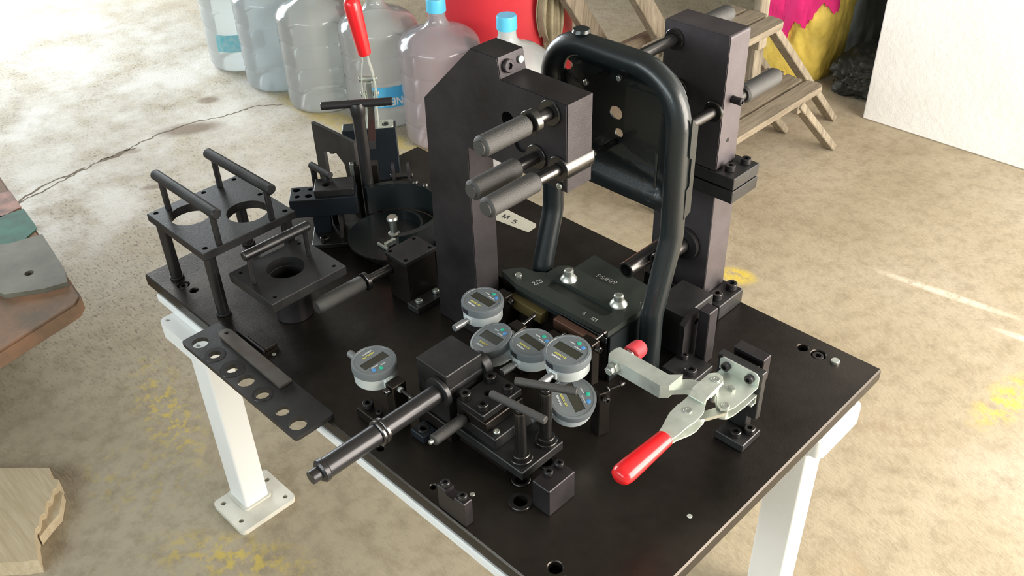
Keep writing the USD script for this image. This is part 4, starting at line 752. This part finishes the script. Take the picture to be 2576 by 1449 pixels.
# stepped wooden rack: two slatted benches
def beam(p0, p1, w, h, c=0.002):
    p0, p1 = np.array(p0, float), np.array(p1, float); L = np.linalg.norm(p1 - p0); d_ = (p1 - p0) / L; a = np.array((1.0, 0, 0)) if abs(d_[0]) < 0.9 else np.array((0, 0, 1.0)); v_ = np.cross(d_, a); v_ /= np.linalg.norm(v_); u_ = np.cross(v_, d_)
    return xf(box(-w / 2, w / 2, -h / 2, h / 2, 0, L, c), p0, u_, v_, d_)
def bench(lab, xs, ztop, y0, y1, legs):
    t = Thing('slatted_bench', lab, 'bench', (np.mean(xs), (y0 + y1) / 2, FZ), 'weathered wooden benches')
    for i, (a, b) in enumerate(zip(xs[:-1], xs[1:])):
        e = 0.006 * math.sin(3.7 * i + ztop * 9)
        t.part('slat', poly([(a + 0.006, y0), (b - 0.006, y0 + e), (b - 0.006, y1 - e - (0.012 if i == len(xs) - 2 else 0)), (b - 0.018, y1 - e), (a + 0.006, y1)], 'z', ztop - 0.018, ztop), 'grey_wood_y')
    for y in (y0 + 0.10, y1 - 0.10): t.part('batten', box(xs[0] + 0.008, xs[-1] - 0.008, y - 0.018, y + 0.018, ztop - 0.046, ztop - 0.0182, 0.002), 'grey_wood_z')
    for a, b in legs: t.part('leg', beam(a, b, 0.034, 0.020), 'grey_wood_z')
bench('low weathered wooden bench with wide slats, in front of the yellow sack', [0.078, 0.140, 0.202, 0.264], -0.2, 1.22, 1.795,
      [((0.246, 1.685, -0.219), (0.252, 1.915, FZ + 0.006)), ((0.095, 1.685, -0.219), (0.095, 1.915, FZ + 0.006)), ((0.246, 1.26, -0.219), (0.250, 1.30, FZ + 0.006)), ((0.095, 1.26, -0.219), (0.095, 1.30, FZ + 0.006))])
bench('taller weathered wooden bench behind the low one, beside the pink cloth', [0.012, 0.074, 0.136, 0.198], 0.0, 1.30, 1.668,
      [((0.168, 1.64, -0.019), (0.160, 2.08, FZ + 0.006)), ((0.030, 1.64, -0.019), (0.02, 2.08, FZ + 0.006)), ((0.168, 1.345, -0.019), (0.035, 1.36, FZ + 0.006)), ((0.040, 1.345, -0.019), (0.02, 1.36, FZ + 0.006))])
tr = Thing('trestle', 'slanting wooden trestle legs with a cross bar, behind the tube loop', 'trestle', (*at(1640, 120, FZ)[:2], FZ))
A0, A1, B0, B1 = at(1740, 222, FZ + .01), at(1596, -30, FZ + .40), at(1556, 190, FZ + .01), at(1420, -30, FZ + 0.40)
for a, b in ((A0, A1), (B0, B1)): tr.part('leg', beam(a, b, 0.032, 0.055), 'grey_wood_z')
tr.part('cross_bar', beam(at(1672, 76, -0.25), at(1480, 163, -0.25), 0.022, 0.042), 'grey_wood_y')
up_ = np.array((0.093, 1.705, -0.2)); uw = Thing('wooden_upright', 'pale wooden upright standing on the low bench behind the rear post', 'upright', (up_[0], up_[1], -0.2))
uw.part('upright_body', box(up_[0] - 0.011, up_[0] + 0.011, up_[1] - 0.022, up_[1] + 0.022, -0.1998, 0.42, 0.002), 'grey_wood_z')

# sacks and cloth in the doorway left of the white wall
def blob(c, rad, h, seed, amp, power=2.6, sub=5, sink=0.0):
    s = trimesh.creation.icosphere(subdivisions=sub); v = np.array(s.vertices); d_ = v.copy()
    k = (np.abs(v) ** power).sum(1) ** (1 / power); v = v / k[:, None]
    nz = meshkit.fbm(d_ * 2.2 + 11.3, 5, seed) - 0.5; cr = np.abs(meshkit.fbm(d_ * 3.1 + 3.1, 4, seed + 7) - 0.5)
    v = v * (1 + amp * nz - amp * 0.8 * (0.25 - cr))[:, None]
    v = v * np.array((rad[0], rad[1], h / 2)); v[:, 2] += h / 2 - sink * h; v[:, 2] = np.maximum(v[:, 2], 0); return trimesh.Trimesh(v + (c[0], c[1], FZ), s.faces, process=False)
SC = (-0.118, 2.365)
ys = Thing('yellow_sack', 'full yellow woven plastic sack behind the slatted benches', 'sack', (*SC, FZ)); yb = blob(SC, (0.138, 0.140), 0.72, 5, 0.26, 3.2, sink=0.12); ys.part('sack_body', yb, 'yellow_sack', smooth=True)
pv = np.array(yb.vertices); pc = np.array((SC[0], SC[1], FZ + 0.31)); pn = pv - pc
ang = np.degrees(np.arctan2(pn[:, 1], pn[:, 0])); hgt = pv[:, 2] - FZ
edge = 0.175 + 0.035 * np.sin(np.radians(ang) * 5.1 + 0.6) + 0.02 * np.sin(np.radians(ang) * 13) + 0.0040 * np.clip(ang + 62, 0, 100)
keep = (hgt > edge) & (ang > -150) & (ang < -8)
fk = keep[yb.faces].all(1); off = yb.vertex_normals
m = trimesh.Trimesh(pv + off * 0.012, yb.faces[fk], process=False); m.remove_unreferenced_vertices()
bd = trimesh.Trimesh(np.vstack([m.vertices, m.vertices - m.vertex_normals * 0.006]), np.vstack([m.faces, m.faces[:, ::-1] + len(m.vertices)]), process=False)
pk_ = Thing('pink_cloth', 'bright pink cloth draped over the yellow sack', 'cloth', (SC[0], SC[1] - .15, FZ + 0.2)); pk_.part('cloth', bd, 'pink_cloth', smooth=True)
db = Thing('dark_mass', 'tall dark bag in the dark corner beside the white wall', 'mass', (0.085, 2.76, FZ)); db.part('mass_body', blob((0.085, 2.75), (0.21, 0.22), 1.35, 9, 0.22, 3.4, sink=0.25), 'dark_cover', smooth=True)  # dark mass filling the dark gap between yellow sack and wall
dr = Thing('dark_heap', 'heap of dark rags on the floor between the yellow sack and the white wall', 'lumps', (0.122, 2.37, FZ)); dr.part('heap_body', blob((0.122, 2.37), (0.095, 0.135), 0.17, 3, 0.5, 3.0, sink=0.2), 'dark_cover', smooth=True)  # low dark heap filling the dark strip along the floor

# machine table and broken board at the left
mt = Thing('machine_table', 'rusty machine table with a worn green and pink band, at the left edge', 'machine', (-0.6, -0.3, FZ))
mz = -0.155
mt.part('table_top', bevelled([(-1.15, 0.075), (-0.205, -0.058), (-0.186, -0.076), (-0.148, -0.245), (-0.120, -0.40), (-1.15, -0.56)][::-1], 'z', mz - 0.035, mz, 0.004), 'rust')
mt.part('green_band', poly([(-0.60, 0.0), (-0.50, -0.013), (-0.46, -0.075), (-0.50, -0.135), (-0.62, -0.14)][::-1], 'z', mz + 0.0002, mz + 0.0022), 'machine_green', 'worn green paint band')
mt.part('pink_band', poly([(-0.70, 0.012), (-0.612, 0.0), (-0.602, -0.05), (-0.63, -0.11), (-0.75, -0.12)][::-1], 'z', mz + 0.0002, mz + 0.0022), 'machine_pink', 'flaked pink paint band')
pad_ = poly([(-0.455, -0.020), (-0.30, -0.044), (-0.250, -0.060), (-0.262, -0.100), (-0.30, -0.16), (-0.40, -0.19), (-0.52, -0.15), (-0.47, -0.08)][::-1], 'z', mz + 0.0002, mz + 0.010) - hole((-0.335, -0.098, mz), (-0.335, -0.098, 1), 0.009, 16)
mt.part('grey_pad', pad_, 'machine_grey', 'raised olive grey pad with a bolt hole')
mt.part('knob', lathe([(0, 0), (0.028, 0), (0.030, 0.008), (0.020, 0.018), (0, 0.020)], (-0.405, -0.185, mz + 0.0102), (0, 0, 1), 24), 'blue_black')
mt.part('pedestal', box(-0.95, -0.62, -0.42, -0.08, FZ, mz - 0.0352, 0.01), 'machine_grey')
mt.place(T4(mt.base + np.array((-0.055, 0.022, 0.0))))
zp = FZ + 0.035
pxs = [(-60, 1180), (0, 1178), (70, 1176), (124, 1177), (126, 1203), (148, 1207), (142, 1226), (132, 1232), (126, 1258), (116, 1262), (112, 1290), (100, 1297), (97, 1322), (88, 1330), (86, 1352), (94, 1407), (60, 1413), (0, 1416), (-60, 1419)]
bdp = [tuple(at(x, y, zp)[:2]) for x, y in pxs]
wb = Thing('broken_board', 'pale broken wooden board with a splintered end, lower left corner', 'board', (*np.mean(bdp, 0), FZ))
wb.part('board_body', poly(bdp, 'z', FZ + 0.0003, zp), 'pale_wood')
spl = [tuple(at(x, y, zp - 0.012)[:2]) for x, y in [(142, 1228), (157, 1238), (148, 1290), (120, 1322), (98, 1350), (97, 1323), (101, 1298), (113, 1291), (117, 1263), (127, 1259), (133, 1233)]]
wb.part('splinter', poly(spl, 'z', FZ + 0.0004, zp - 0.014), 'pale_wood')
